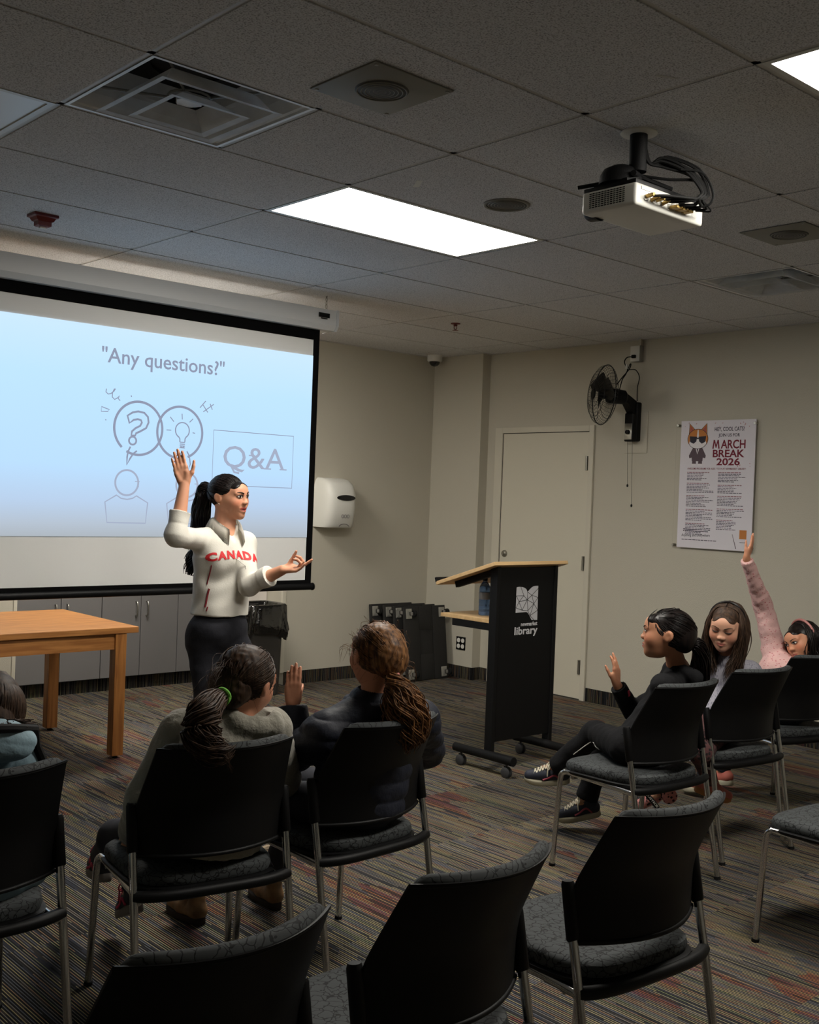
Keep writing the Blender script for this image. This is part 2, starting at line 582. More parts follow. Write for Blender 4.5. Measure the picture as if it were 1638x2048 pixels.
struct('ceiling', b, M['tile'], smooth=False)
b = NB()
for i in range(-4, 4): bx(b, i * T0 - .012, i * T0 + .012, YR_, YB + 1.05, H + .003, H + .03)
for j in range(-3, 15): bx(b, XL, XR, -j * T1 - .012, -j * T1 + .012, H + .003, H + .0301)
bx(b, -.61 - .012, -.61 + .012, -3.05, -2.44, H + .003, H + .03); bx(b, 2.44 + .61 - .012, 2.44 + .61 + .012, -3.05, -2.44, H + .003, H + .03)
struct('trim_5', b, M['tbar'], smooth=False)
b = NB(); bx(b, XL - .1, XR + .1, YR_ - .1, 2.5, H + .35, H + .4)
struct('ceiling_slab', b, M['dark_gap'], smooth=False)
b = NB(); bx(b, XR - .02, XR, YR_, YP, H - .004, H + .012); bx(b, 2.42, XP, YB - .02, YB, H - .004, H + .0121)
struct('trim_6', b, M['tbar'], smooth=False)

# ================================================================ CEILING FIXTURES
for n, (i, j) in enumerate(LIT + OFF):
    x0, y1 = i * T0, -j * T1
    lab = ['lit rectangular ceiling light panel between the projector and the screen', 'lit ceiling light panel at the upper right corner of the photo', 'lit ceiling light panel hidden above the cabinets behind the projection screen', 'switched off ceiling light panel at the left edge beside the air diffuser'][n]
    t = thing('ceiling_light', lab, 'ceiling light', (x0 + .61, y1 - .305, H), group='ceiling light panels')
    b = NB()
    for e in ((-.6, .6, .275, .295), (-.6, .6, -.295, -.275), (-.6, -.58, -.275, .275), (.58, .6, -.275, .275)): bx(b, *e, 0, .02)
    obj('frame', b, M['white_metal'], t, smooth=False)
    b = NB(); bx(b, -.58, .58, -.275, .275, .004, .012)
    obj('diffuser', b, M['panel'] if n < 3 else M['panel_off'], t, smooth=False)

def square_vent(x, y, lab):
    t = thing('air_diffuser', lab, 'air vent', (x, y, H), group='square stepped ceiling air diffusers')
    b = NB()
    # flared outer cone: frame then inward bell
    prev = None
    prof = [(.295, 0), (.283, 0), (.281, .008), (.272, .012), (.250, .05), (.235, .09), (.225, .14)]
    rings = []
    for r, z in prof:
        rings.append([b.verts.new((sx * r, sy * r, z)) for sx, sy in ((-1, -1), (1, -1), (1, 1), (-1, 1))])
    for A, B in zip(rings, rings[1:]):
        for k in range(4): b.faces.new((A[k], A[(k + 1) % 4], B[(k + 1) % 4], B[k]))
    obj('frame', b, M['dusty'], t, smooth=False)
    b = NB(); lathe(b, [(.13, .13), (.13, .24), (0.0, .24)], seg=28)
    bx(b, -.225, .225, -.225, .225, .14, .145)
    obj('duct', b, M['dark_gap'], t, smooth=False)
    for k, (r0, r1, z0, z1) in enumerate(((.222, .150, -.020, .045), (.145, .060, -.034, .018))):
        b = NB(); rings = []
        mid = [(r0, z0), (r0 - .002, z0 + .001), (r0 - .024, z0 + .004), ((r0 + r1) / 2, z0 + .022), (r1 + .01, z1 - .008), (r1, z1)]
        for r, z in mid: rings.append([b.verts.new((sx * r, sy * r, z)) for sx, sy in ((-1, -1), (1, -1), (1, 1), (-1, 1))])
        for A, B in zip(rings, rings[1:]):
            for q in range(4): b.faces.new((A[q], A[(q + 1) % 4], B[(q + 1) % 4], B[q]))
        if k == 1: b.faces.new(rings[-1])
        bmesh.ops.solidify(b, geom=b.faces[:], thickness=.0015)
        obj('louvre', b, M['dusty'], t, smooth=False)
    b = NB()
    lathe(b, [(0, .012), (.046, .012), (.05, .018), (.02, .022), (.012, .04), (0, .04)], seg=6)
    obj('centre_cap', b, M['dusty'], t, smooth=False)
    b = NB()
    for a in range(4):
        c, s = math.cos(a * PI / 2 + PI / 4), math.sin(a * PI / 2 + PI / 4)
        tube(b, [(c * .07, s * .07, .03), (c * .30, s * .30, .06)], .005, 6)
    tube(b, [(.07 * math.cos(a), .07 * math.sin(a), .03) for a in [2 * PI * k / 16 for k in range(16)]], .004, 6, closed=True)
    obj('bracket', b, M['grey_metal'], t)
square_vent(-.915, -2.745, 'large square stepped air diffuser with dark duct opening near screen top left')
square_vent(2.745, -2.745, 'square stepped air diffuser in the ceiling at the right edge below the projector')

def grille_holes(bm, r, z):
    for k in range(1, 7):
        rr = r * k / 6.5
        tube(bm, [(rr * math.cos(2 * PI * q / 40), rr * math.sin(2 * PI * q / 40), z) for q in range(40)], .0022, 5, closed=True)

def speaker(x, y, sq, lab, r=.1):
    t = thing('ceiling_speaker', lab, 'ceiling speaker', (x, y, H), group='ceiling speakers')
    if sq:
        b = NB(); bx(b, -.158, .158, -.158, .158, -.006, .0, .004)
        obj('mounting_plate', b, M['spk'], t)
        b = NB()
        for sx in (-1, 1):
            for sy in (-1, 1): lathe(b, [(0, -.009), (.006, -.008), (.007, -.006), (.007, -.004)], Matrix.Translation((sx * .143, sy * .143, 0)), 10)
        obj('screw', b, M['grey_metal'], t)
        z = -.006
    else:
        b = NB(); lathe(b, [(r, .001), (r, -.004), (r - .006, -.007), (r - .014, -.005), (r - .014, .0), (0, .0)], seg=36)
        obj('bezel', b, M['spk'], t)
        z = 0
    b = NB(); lathe(b, [(0, z - .006), (.04, z - .0055), (r * .8, z - .003), (r * .84, z)], seg=36)
    obj('grille', b, M['spk_dark'], t)
    b = NB(); grille_holes(b, r * .84, z - .004)
    obj('grille_ring', b, M['spk'], t)
M['spk'] = mat('speaker paint', lin(128, 126, 116), 0.6)
M['spk_dark'] = mat('speaker mesh', lin(78, 77, 74), 0.7)
speaker(-.59, -3.34, True, 'square ceiling speaker plate with round grille beside the large air diffuser')
speaker(1.80, -3.38, True, 'square ceiling speaker plate at the right edge beyond the projector')
speaker(.628, -2.731, False, 'round flush ceiling speaker above the lit panel left of the projector', .1)

t = thing('strobe_alarm', 'dark red square ceiling alarm near the top left of the projection screen', 'fire alarm', (-.628, -.947, H))
b = NB()
rings = []
for r, z in ((.058, 0), (.058, -.012), (.048, -.016), (.040, -.03), (.032, -.034), (.032, -.052), (0.024, -.056)):
    rings.append([b.verts.new((sx * r, sy * r * .8, z)) for sx, sy in ((-1, -1), (1, -1), (1, 1), (-1, 1))])
for A, B in zip(rings, rings[1:]):
    for k in range(4): b.faces.new((A[k], A[(k + 1) % 4], B[(k + 1) % 4], B[k]))
b.faces.new(rings[-1]); b.faces.new(rings[0])
obj('housing', b, M['red'], t, smooth=False)
b = NB(); box(b, (0, 0, -.058), (.03, .018, .01), None, .003)
obj('lens', b, M['plate'], t)

t = thing('fire_sprinkler', 'small ceiling sprinkler head near the far corner of the room', 'sprinkler', (2.705, -.306, H))
b = NB(); lathe(b, [(0, 0), (.035, 0), (.033, -.006), (.014, -.01), (.014, -.02), (0, -.02)])
obj('escutcheon', b, M['red'], t)
b = NB()
for s in (-1, 1): tube(b, [(s * .012, 0, -.018), (s * .014, 0, -.035), (0, 0, -.048)], .0028, 6)
lathe(b, [(0, -.047), (.022, -.049), (.022, -.051), (0, -.051)], seg=12)
obj('deflector', b, M['red'], t)

t = thing('dome_camera', 'small white dome security camera in the far ceiling corner', 'security camera', (3.83, 1.1, H))
b = NB(); lathe(b, [(0, 0), (.066, 0), (.066, -.045), (.058, -.055), (.05, -.056), (0, -.05)], seg=28)
obj('housing', b, M['plate'], t)
b = NB(); lathe(b, [(.048, -.052), (.044, -.075), (.03, -.09), (.012, -.097), (0, -.098)], seg=24)
obj('dome', b, mat('smoked dome', lin(10, 10, 12), 0.08, coat=.5), t)

b = NB(); prism(b, [(0, 0), (.028, .006), (.03, .09), (.004, .1)], (.19, -2.62, H - .0002), (0.742, -0.6693, 0.0374), (-.55, -.83, 0), (0, 0, -.0008))
tag(obj('tape_scrap', b, M['plate'], smooth=False), 'torn scrap of white tape stuck on the ceiling above the lit panel', 'tape')
b = NB(); prism(b, [(0, 0), (.02, .002), (.07, .018), (.068, .026), (.018, .014), (-.004, .012)], (-.12, -4.02, H - .0002), (.75, -.66, 0), (.66, .75, 0), (0, 0, -.0008))
tag(obj('tape_scrap', b, M['tbar'], smooth=False), 'small scuffed scrap of tape on the ceiling tile in front of the projector', 'tape')

# ================================================================ PROJECTION SCREEN
SY = -.4
t = thing('projection_screen', 'large pull down projection screen with black border hanging behind the presenter', 'projection screen', (.37, SY, .95))
W = True
b = NB()
prism(b, [(-.065, 0), (.05, 0), (.07, .03), (.07, .125), (-.065, .125)], (-1.12, SY, 2.580), (0, -1, 0), (0, 0, 1), (2.62, 0, 0))
obj('case', b, mat('screen case', lin(205, 206, 206), 0.4), t, world=W, smooth=False)
b = NB()
prism(b, [(-.068, -.004), (.053, -.004), (.075, .028), (.075, .129), (-.068, .129)], (1.50, SY, 2.580), (0, -1, 0), (0, 0, 1), (.018, 0, 0))
obj('end_cap', b, mat('screen cap', lin(196, 198, 200), 0.4), t, world=W, smooth=False)
b = NB()
prism(b, [(-.068, -.004), (.053, -.004), (.075, .028), (.075, .129), (-.068, .129)], (-1.135, SY, 2.580), (0, -1, 0), (0, 0, 1), (.018, 0, 0))
obj('end_cap', b, M['plate'], t, world=W, smooth=False)
b = NB(); box(b, (1.40, SY - .0755, 2.665), (.085, .002, .028))
box(b, (1.40, SY - .0755, 2.645), (.05, .002, .006))
obj('badge', b, M['black'], t, world=W, smooth=False)
b = NB()
for s in range(5):
    c = Vector((1.47, SY, 2.715 + s * .022))
    ax = Vector((1, 0, 0)) if s % 2 else Vector((0, 1, 0))
    tube(b, [c + ax * (.0065 * math.cos(a)) + Vector((0, 0, .014 * math.sin(a))) for a in [2 * PI * k / 12 for k in range(12)]], .002, 5, closed=True)
obj('hanging_chain', b, M['steel'], t, world=W)
b = NB()
for s in range(5):
    c = Vector((-1.0, SY, 2.715 + s * .022))
    ax = Vector((1, 0, 0)) if s % 2 else Vector((0, 1, 0))
    tube(b, [c + ax * (.0065 * math.cos(a)) + Vector((0, 0, .014 * math.sin(a))) for a in [2 * PI * k / 12 for k in range(12)]], .002, 5, closed=True)
obj('hanging_chain', b, M['steel'], t, world=W)
SX0, SX1 = -1.11, 1.423
b = NB(); bx(b, SX0, SX1, SY - .001, SY + .001, .975, 2.60)
screen = obj('cloth', b, M['screen'], t, world=W, smooth=False)
b = NB()
bx(b, SX0, SX1, SY - .004, SY - .001, 2.515, 2.60)
bx(b, SX0, SX1, SY - .004, SY - .001, .972, 1.005)
bx(b, SX1 - .045, SX1, SY - .0042, SY - .001, .972, 2.59)
bx(b, SX0, SX0 + .045, SY - .0042, SY - .001, .972, 2.59)
obj('border', b, M['black_matte'], t, world=W, smooth=False)
b = NB(); tube(b, [(SX0 - .02, SY, .962), (SX1 + .012, SY, .962)], .021, 12, flat=(Vector((0, 1, 0)), .8))
obj('weight_bar', b, M['black'], t, world=W)
b = NB()
tube(b, [(SX1 + .010, SY, .962), (SX1 + .02, SY, .962)], .024, 12)
obj('bar_cap', b, M['black'], t, world=W)

# the projected slide: light on the cloth
sm = bpy.data.materials.new('projected light')
sm.use_nodes = True
nt = sm.node_tree
nt.nodes.remove(nt.nodes['Principled BSDF'])
e = nn(nt, 'ShaderNodeEmission')
tc = nn(nt, 'ShaderNodeTexCoord'); sp = nn(nt, 'ShaderNodeSeparateXYZ')
nt.links.new(tc.outputs['Generated'], sp.inputs[0])
c = ramp(nt, sp.outputs[2], [(0, lin(164, 172, 180)), (.06, lin(172, 184, 198)), (.17, lin(176, 198, 224)), (.34, lin(178, 212, 242)), (.75, lin(182, 218, 246)), (1, lin(194, 222, 244))], const=False)
nt.links.new(c, e.inputs[0]); e.inputs[1].default_value = SLIDE
nt.links.new(e.outputs[0], nt.nodes['Material Output'].inputs[0])
b = NB(); bx(b, -.66, SX1 - .046, SY - .0060, SY - .0045, 1.273, 2.414)
slide = obj('slide', b, sm, screen, world=W, smooth=False)
M['slide_ink'] = emis('projected grey', lin(140, 148, 170), SLIDE * .95)
M['slide_soft'] = emis('projected soft grey', lin(160, 170, 192), SLIDE * .95)
OX, AX, AZ, DP = (0, SY - .006, 0), (1, 0, 0), (0, 0, 1), (0, -.0012, 0)
b = NB()
g = text_geo('"Any questions?"', w=.775, bold=.008)
put_text(b, g, (.3435, SY - .006, 2.250), AX, AZ, DP)
obj('slide_title', b, M['slide_ink'], screen, world=W, smooth=False)
z3 = [(0.673, 1.902), (1.247, 1.898), (1.251, 1.578), (0.678, 1.598), (0.738, 1.745), (1.191, 1.769), (0.948, 1.814), (0.955, 1.662)]
b = NB()
x0, x1 = z3[0][0], z3[1][0]
zt, zb = (z3[0][1] + z3[1][1]) / 2, z3[2][1]
stroke(b, [(x0, zb), (x1, zb), (x1, zt), (x0, zt)], .0045, OX, AX, AZ, DP, closed=True)
obj('slide_box', b, M['slide_ink'], screen, world=W, smooth=False)
b = NB()
qx0, qx1, qz = z3[4][0], z3[5][0], (z3[6][1] + z3[7][1]) / 2
hh = abs(z3[6][1] - z3[7][1])
g = text_geo('Q&A', w=(qx1 - qx0) * .97, h=hh * 1.02)
put_text(b, g, ((qx0 + qx1) / 2, SY - .006, qz), AX, AZ, DP)
ze = qz - hh * .47 + hh * .15
for cx in (qx1 - .126, qx1 - .010): stroke(b, [(cx - .03, ze), (cx + .022, ze)], .008, OX, AX, AZ, DP)
stroke(b, [(qx0 + .06, ze + .01), (qx0 + .085, ze - .03), (qx0 + .12, ze - .035)], .012, OX, AX, AZ, DP)
stroke(b, [(qx0 + .155 + .03, ze + .075), (qx0 + .155 + .075, ze + .075)], .007, OX, AX, AZ, DP)
obj('slide_question_text', b, M['slide_soft'], screen, world=W, smooth=False)
def zc(px0, px1, py0, py1): return None
b = NB()
S = lambda L, w=.007, closed=False: stroke(b, L, w, OX, AX, AZ, DP, closed)
c1 = [(0.042, 1.871), (0.336, 1.877), (0.18, 2.023), (0.204, 1.728)]
c2 = [(0.305, 1.867), (0.596, 1.873), (0.438, 2.017), (0.45, 1.722)]
for cc, gap in ((c1, (-118, 228)), (c2, (-68, 262))):
    cx, cz = (cc[0][0] + cc[1][0]) / 2, (cc[2][1] + cc[3][1]) / 2
    r = ((cc[1][0] - cc[0][0]) + (cc[2][1] - cc[3][1])) / 4
    S(circ(cx, cz, (cc[1][0] - cc[0][0]) / 2, (cc[2][1] - cc[3][1]) / 2, gap[0], gap[1], 60), .0135)
S([(0.143, 1.771), (0.13, 1.744), (0.125, 1.713), (0.125, 1.67), (0.142, 1.704), (0.161, 1.733), (0.183, 1.75)], .009)
S([(0.499, 1.765), (0.516, 1.739), (0.524, 1.692), (0.513, 1.659), (0.48, 1.716)], .007)
S([(0.119, 1.941), (0.15, 1.961), (0.183, 1.969), (0.221, 1.964), (0.244, 1.943), (0.249, 1.912), (0.235, 1.88), (0.199, 1.859), (0.174, 1.847), (0.17, 1.834), (0.146, 1.834), (0.149, 1.856), (0.17, 1.875), (0.198, 1.89), (0.208, 1.909), (0.202, 1.922), (0.182, 1.926), (0.157, 1.92), (0.132, 1.901)], .011, True)
q = [(0.155, 1.805), (0.177, 1.806), (0.465, 1.883), (0.51, 1.886)]
S(circ(q[0][0], q[0][1], q[1][0] - q[0][0], None, 0, 360, 24), .010, True)
rr = q[3][0] - q[2][0]
S(circ(q[2][0], q[2][1], rr, None, -58, 238, 30), .0065)
S([(0.441, 1.847), (0.45, 1.834), (0.451, 1.815)], .0065); S([(0.493, 1.85), (0.484, 1.836), (0.483, 1.817)], .0065)
for k in range(4): S([(p[0], p[1] - k * .0105) for p in [(0.451, 1.815), (0.484, 1.815)]], .005)
S([(0.456, 1.79), (0.468, 1.785), (0.48, 1.791)], .005)
for L in ([(0.384, 1.954), (0.408, 1.929)], [(0.459, 1.978), (0.462, 1.945)], [(0.532, 1.954), (0.51, 1.933)], [(0.363, 1.879), (0.393, 1.879)], [(0.532, 1.874), (0.548, 1.872)],
          [(0.612, 2.064), (0.575, 2.022)], [(0.593, 2.042), (0.628, 1.999)], [(0.666, 2.049), (0.598, 2.0)], [(0.642, 2.05), (0.658, 2.017)], [(0.137, 2.054), (0.14, 2.045)], [(-0.012, 1.909), (-0.006, 1.907)]):
    S(L, .005)
S([(-0.036, 1.978), (0.011, 1.965), (0.0, 1.954), (-0.037, 1.952)], .005, True)
S([(-0.011, 2.077), (-0.013, 2.059), (-0.0, 2.049), (0.016, 2.053), (0.034, 2.068), (0.042, 2.082), (0.036, 2.081), (0.025, 2.058), (0.025, 2.035), (0.039, 2.023), (0.055, 2.032), (0.067, 2.046), (0.061, 2.029), (0.072, 2.019)], .005)
obj('slide_drawing', b, M['slide_ink'], screen, world=W, smooth=False)
b = NB()
h1 = [(0.059, 1.567), (0.198, 1.572), (0.128, 1.641), (0.133, 1.502)]
hx_, hz_ = (h1[0][0] + h1[1][0]) / 2, (h1[2][1] + h1[3][1]) / 2
off = [(0.13, 1.57), (0.508, 1.562)]
dx, dz = off[1][0] - off[0][0], off[1][1] - off[0][1]
L1 = [(0.069, 1.501), (0.002, 1.462), (0.018, 1.35), (0.25, 1.348), (0.26, 1.463), (0.19, 1.5), (0.167, 1.486), (0.134, 1.479), (0.097, 1.484)]
for k in (0, 1):
    S(circ(hx_ + dx * k, hz_, (h1[1][0] - h1[0][0]) / 2, (h1[2][1] - h1[3][1]) / 2), .0105, True)
    S([(p[0] + dx * k, p[1]) for p in L1], .007, True)
    S([(hx_ + .05 + dx * k, hz_ + .008), (hx_ + .078 + dx * k, hz_ + .008)], .004)
    S([(hx_ + .062 + dx * k, hz_ - .02), (hx_ + .074 + dx * k, hz_ - .02)], .006)
obj('slide_figures', b, M['slide_soft'], screen, world=W, smooth=False)

# ================================================================ DOOR
d = NB(); bx(d, XR - .012, XR + .03, -.476, .441, .008, 2.117, .003)
door = struct('door_1', d, M['door'], smooth=False)
b = NB()
for e in ((-.528, -.482, 0, 2.17), (.447, .531, 0, 2.17)): bx(b, XR - .022, XR, e[0], e[1], e[2], e[3], .003)
bx(b, XR - .0221, XR, -.482, .447, 2.122, 2.17, .003)
obj('door_frame', b, M['white_trim'], door, smooth=False)
b = NB(); bx(b, XR - .0105, XR - .002, -.482, .447, 0, 2.122)
obj('door_gap', b, M['cab_edge'], door, smooth=False)
for z in (1.87, 1.08, .26):
    b = NB(); tube(b, [(XR - .026, -.470, z - .056), (XR - .026, -.470, z + .056)], .008, 10); bx(b, XR - .016, XR - .010, -.476, -.45, z - .056, z + .056)
    obj('hinge', b, M['steel'], door)
b = NB(); mtx = Matrix.Translation((XR - .012, .382, 1.105)) @ Matrix.Rotation(-PI / 2, 4, 'Y')
lathe(b, [(0, .0), (.03, 0), (.03, .006), (.026, .012), (.012, .016), (.012, .03), (0, .03)], mtx, 20)
obj('door_lock', b, M['steel'], door)

# ================================================================ WALL THINGS
# poster under clear acrylic
t = thing('wall_poster', 'white printed events poster under clear acrylic on the right wall', 'poster', (XR, -1.62, 1.25))
b = NB(); bx(b, XR - .030, XR - .024, -1.936, -1.335, 1.262, 2.176)
obj('paper', b, M['paper'], t, world=True, smooth=False)
b = NB(); bx(b, XR - .023, XR - .017, -1.942, -1.290, 1.250, 2.180, .001)
obj('acrylic_sheet', b, mat('clear acrylic', (1, 1, 1, 1), .05, trans=1, alpha=.12), t, world=True, smooth=False)
for (y, z) in ((-1.925, 2.148), (-1.305, 2.145), (-1.925, 1.285), (-1.300, 1.275)):
    b = NB(); lathe(b, [(.011, -.02), (.011, .03), (.009, .034), (0, .034)], Matrix.Translation((XR - .0, y, z)) @ Matrix.Rotation(-PI / 2, 4, 'Y'), 14)
    obj('standoff', b, M['steel'], t, world=True)
PX = XR - .0302
PO, PA, PZ, PD = (PX, 0, 0), (0, -1, 0), (0, 0, 1), (-.0006, 0, 0)
def ptext(s, w, y, z, m, nm, h=None, bold=.012, rot=0):
    b = NB()
    v, f = text_geo(s, w=w, h=h, bold=bold)
    c, sn = math.cos(rot), math.sin(rot)
    v = np.stack([v[:, 0] * c - v[:, 1] * sn, v[:, 0] * sn + v[:, 1] * c], 1)
    put_text(b, (v, f), (PX, y, z), PA, PZ, PD)
    return obj(nm, b, m, t, world=True, smooth=False)
TX = -1.73
ptext('HEY, COOL CATS!', .235, TX, 2.110, M['ink'], 'heading', h=.034, bold=.012)
ptext('JOIN US FOR', .17, TX, 2.066, M['ink'], 'heading', h=.030, bold=.012)
ptext('ARCH', .194, TX - .034, 2.005, M['ink_red'], 'title', h=.062, bold=.022)
b = NB()
prism(b, [(0, 0), (.011, 0), (.0155, .042), (.0265, .006), (.0325, .006), (.0435, .042), (.048, 0), (.059, 0), (.050, .062), (.040, .062), (.0295, .026), (.019, .062), (.009, .062)], (PX, TX + .131, 1.974), PA, PZ, PD)
obj('title', b, M['ink_red'], t, world=True, smooth=False)
ptext('BREAK', .25, TX, 1.940, M['ink_red'], 'title', h=.054, bold=.025)
ptext('2026', .185, TX, 1.882, M['ink_red'], 'title', h=.052, bold=.025)
ptext('AWESOME PROGRAMS FOR AGES 7 TO 14 AT NEWMARKET LIBRARY!', .47, -1.635, 1.832, M['ink_red'], 'subtitle', h=.013)
ptext('Anything and Everywhere', .235, -1.49, 1.352, M['ink'], 'slogan', h=.026, bold=.004, rot=.03)
bt, br = NB(), NB()
rnd = random.Random(3)
for col, y0 in ((0, -1.40), (1, -1.655)):
    z = 1.803
    for para in range(5 - col * 0):
        for ln in range(rnd.choice((6, 7, 8))):
            tgt = br if ln == 0 else bt
            wd = rnd.uniform(.12, .225)
            x = 0
            while x < wd:
                w_ = rnd.uniform(.008, .028)
                prism(tgt, [(x, 0), (min(x + w_, wd), 0), (min(x + w_, wd), .0042), (x, .0042)], (PX, y0, z), PA, PZ, PD)
                x += w_ + .0045
            z -= .0108
        z -= .0135
for k in range(2):
    x = 0
    while x < .22 - k * .01:
        w_ = rnd.uniform(.01, .03); prism(bt, [(x, 0), (x + w_, 0), (x + w_, .006), (x, .006)], (PX, -1.385, 1.392 - k * .012), PA, PZ, PD); x += w_ + .005
x = 0
while x < .29:
    w_ = rnd.uniform(.01, .03); prism(bt, [(x, 0), (x + w_, 0), (x + w_, .005), (x, .005)], (PX, -1.375, 1.318), PA, PZ, PD); x += w_ + .005
obj('small_print', bt, M['ink'], t, world=True, smooth=False)
obj('small_print', br, M['ink_red'], t, world=True, smooth=False)
# plain cartoon cat
b = NB()
cyx, czz = -1.478, 2.045
def pp(L, d=.0006, lay=0): return dict()
def cpoly(poly, m, nm, lay=0):
    b = NB(); prism(b, poly, (PX - .0006 * lay, cyx, czz), PA, PZ, PD)
    obj(nm, b, m, t, world=True, smooth=False)
M['cat_orange'] = mat('orange print', lin(196, 126, 66), .8); M['cat_dark'] = mat('dark print', lin(52, 50, 62), .8); M['cat_suit'] = mat('suit print', lin(92, 78, 86), .8); M['cat_pink'] = mat('pink print', lin(176, 92, 84), .8); M['cat_white'] = mat('white print', lin(232, 228, 232), .8)
cpoly([(-.074, .028), (-.070, .110), (-.026, .066)], M['cat_orange'], 'cat_picture', 0)
cpoly([(.074, .028), (.070, .110), (.026, .066)], M['cat_orange'], 'cat_picture', 0)
cpoly([(-.066, .045), (-.064, .096), (-.038, .066)], M['cat_pink'], 'cat_picture', 1)
cpoly([(.066, .045), (.064, .096), (.038, .066)], M['cat_pink'], 'cat_picture', 1)
cpoly(circ(0, 0, .083, .070), M['cat_orange'], 'cat_picture', 1)
cpoly(circ(0, -.030, .070, .038), M['cat_white'], 'cat_picture', 2)
cpoly([(-.010, 0), (.010, 0), (.004, .066), (-.004, .066)], M['cat_white'], 'cat_picture', 2)
cpoly([(-.040, -.066), (.040, -.066), (.070, -.120), (.066, -.138), (.046, -.134), (.044, -.160), (-.044, -.160), (-.046, -.134), (-.066, -.138), (-.070, -.120)], M['cat_suit'], 'cat_picture', 0)
cpoly([(-.016, -.067), (.016, -.067), (0, -.110)], M['cat_white'], 'cat_picture', 1)
cpoly([(-.005, -.072), (.005, -.072), (0, -.105)], M['cat_dark'], 'cat_picture', 2)
for s in (-1, 1):
    cpoly([(s * .006, .016), (s * .068, .020), (s * .062, -.022), (s * .034, -.034), (s * .012, -.018)], M['cat_dark'], 'cat_picture', 3)
    cpoly([(s * .010, -.160), (s * .040, -.160), (s * .042, -.178), (s * .008, -.178)], M['cat_suit'], 'cat_picture', 0)
    cpoly([(s * .006, -.178), (s * .046, -.178), (s * .042, -.190), (s * .010, -.190)], M['cat_white'], 'cat_picture', 1)
b = NB()
stroke(b, circ(0, 0, .084, .071, 0, 360, 40), .003, (PX - .0018, cyx, czz), PA, PZ, PD, closed=True)
for s in (-1, 1): stroke(b, [(s * .075, .030), (s * .071, .111), (s * .026, .067)], .003, (PX - .0012, cyx, czz), PA, PZ, PD)
obj('cat_picture', b, M['cat_dark'], t, world=True, smooth=False)
b = NB()
for k in range(46):
    y, z = rnd.uniform(-1.91, -1.36), rnd.choice((rnd.uniform(1.845, 1.87), rnd.uniform(2.12, 2.165), rnd.uniform(1.85, 2.16)))
    if -1.87 < y < -1.58 and z > 1.86 and z < 2.13: continue
    if abs(y - cyx) < .1 and z < 2.15: continue
    a = rnd.uniform(0, PI); l = rnd.uniform(.004, .011)
    stroke(b, [(-y, z), (-y + l * math.cos(a), z + l * math.sin(a))], .003, PO, PA, PZ, PD)
obj('confetti_print', b, M['cat_pink'], t, world=True, smooth=False)
b = NB(); prism(b, [(0, 0), (.055, .0), (.055, .062), (0, .062)], (PX, -1.842, 1.345), PA, PZ, PD)
obj('corner_picture', b, M['cat_orange'], t, world=True, smooth=False)
b = NB(); prism(b, [(0, 0), (.006, 0), (-.028, .10), (-.031, .10)], (PX, -1.815, 1.275), PA, PZ, PD)
obj('pencil_print', b, M['cat_suit'], t, world=True, smooth=False)
ptext('newmarket', .05, -1.870, 1.322, M['ink'], 'corner_text', bold=.01)

# paper towel dispenser on the front wall
t = thing('paper_towel_dispenser', 'white automatic paper towel dispenser on the wall beside the screen edge', 'dispenser', (2.81, YB, 1.28))
b = NB()
rings = []
for z, hw, d in ((1.281, .150, .175), (1.30, .155, .195), (1.42, .158, .215), (1.55, .158, .22), (1.63, .15, .19), (1.67, .135, .13), (1.685, .12, .05), (1.686, .11, 0)):
    ring = []
    for k in range(17):
        a = PI * k / 16
        cx = math.cos(a); sn = math.sin(a)
        ring.append(b.verts.new((2.815 + hw * (abs(cx) ** .45) * (1 if cx > 0 else -1), YB - d * (sn ** .45 if sn > 0 else 0), z)))
    rings.append(ring)
for A, B in zip(rings, rings[1:]):
    for k in range(16): b.faces.new((A[k], A[k + 1], B[k + 1], B[k]))
b.faces.new(rings[0]); b.faces.new(rings[-1])
obj('cover', b, M['plate'], t, world=True)
b = NB(); lathe(b, [(0, .004), (.95, .003), (1, 0), (1, -.01)], Matrix.Translation((2.83, YB - .219, 1.525)) @ Matrix.Rotation(PI / 2, 4, 'X') @ Matrix.Diagonal((.095, .024, 1, 1)), 28)
obj('window', b, mat('dark window', lin(18, 18, 20), .15), t, world=True)
b = NB()
for k in range(3): stroke(b, circ(2.80 + k * .028, 1.375, .011, .014, 0, 360, 14), .0022, (0, YB - .2165, 0), (1, 0, 0), (0, 0, 1), (0, -.002, 0), closed=True)
stroke(b, circ(2.83, 1.282, .055, .03, 15, 165, 16), .003, (0, YB - .200, 0), (1, 0, 0), (0, 0, 1), (0, -.002, 0))
obj('instruction_icons', b, M['ink'], t, world=True, smooth=False)

# oscillating wall fan, facing the screen wall side of the room
t = thing('wall_fan', 'black oscillating wall fan with pull cords mounted beside the door', 'fan', (XR, -.93, 2.05))
fy = -.915
b = NB(); bx(b, XR - .055, XR - .0, fy - .045, fy + .045, 2.035, 2.33, .015, 3)
prism(b, [(0, 0), (.03, 0), (.10, .075), (.19, .12), (.19, .16), (.10, .14), (0, .10)], (XR - .05, fy - .03, 2.235), (-1, 0, 0), (0, 0, 1), (0, .06, 0))
obj('bracket', b, M['black'], t, world=True)
b = NB(); bx(b, XR - .10, XR - .05, fy - .04, fy + .04, 2.03, 2.245, .012, 3)
obj('control_box', b, M['black'], t, world=True)
b = NB(); bx(b, XR - .104, XR - .099, fy - .033, fy + .033, 2.045, 2.165, .002)
cp = obj('control_plate', b, M['steel'], t, world=True)
b = NB(); lathe(b, [(0, .018), (.016, .016), (.018, 0)], Matrix.Translation((XR - .104, fy, 2.10)) @ Matrix.Rotation(-PI / 2, 4, 'Y'), 18)
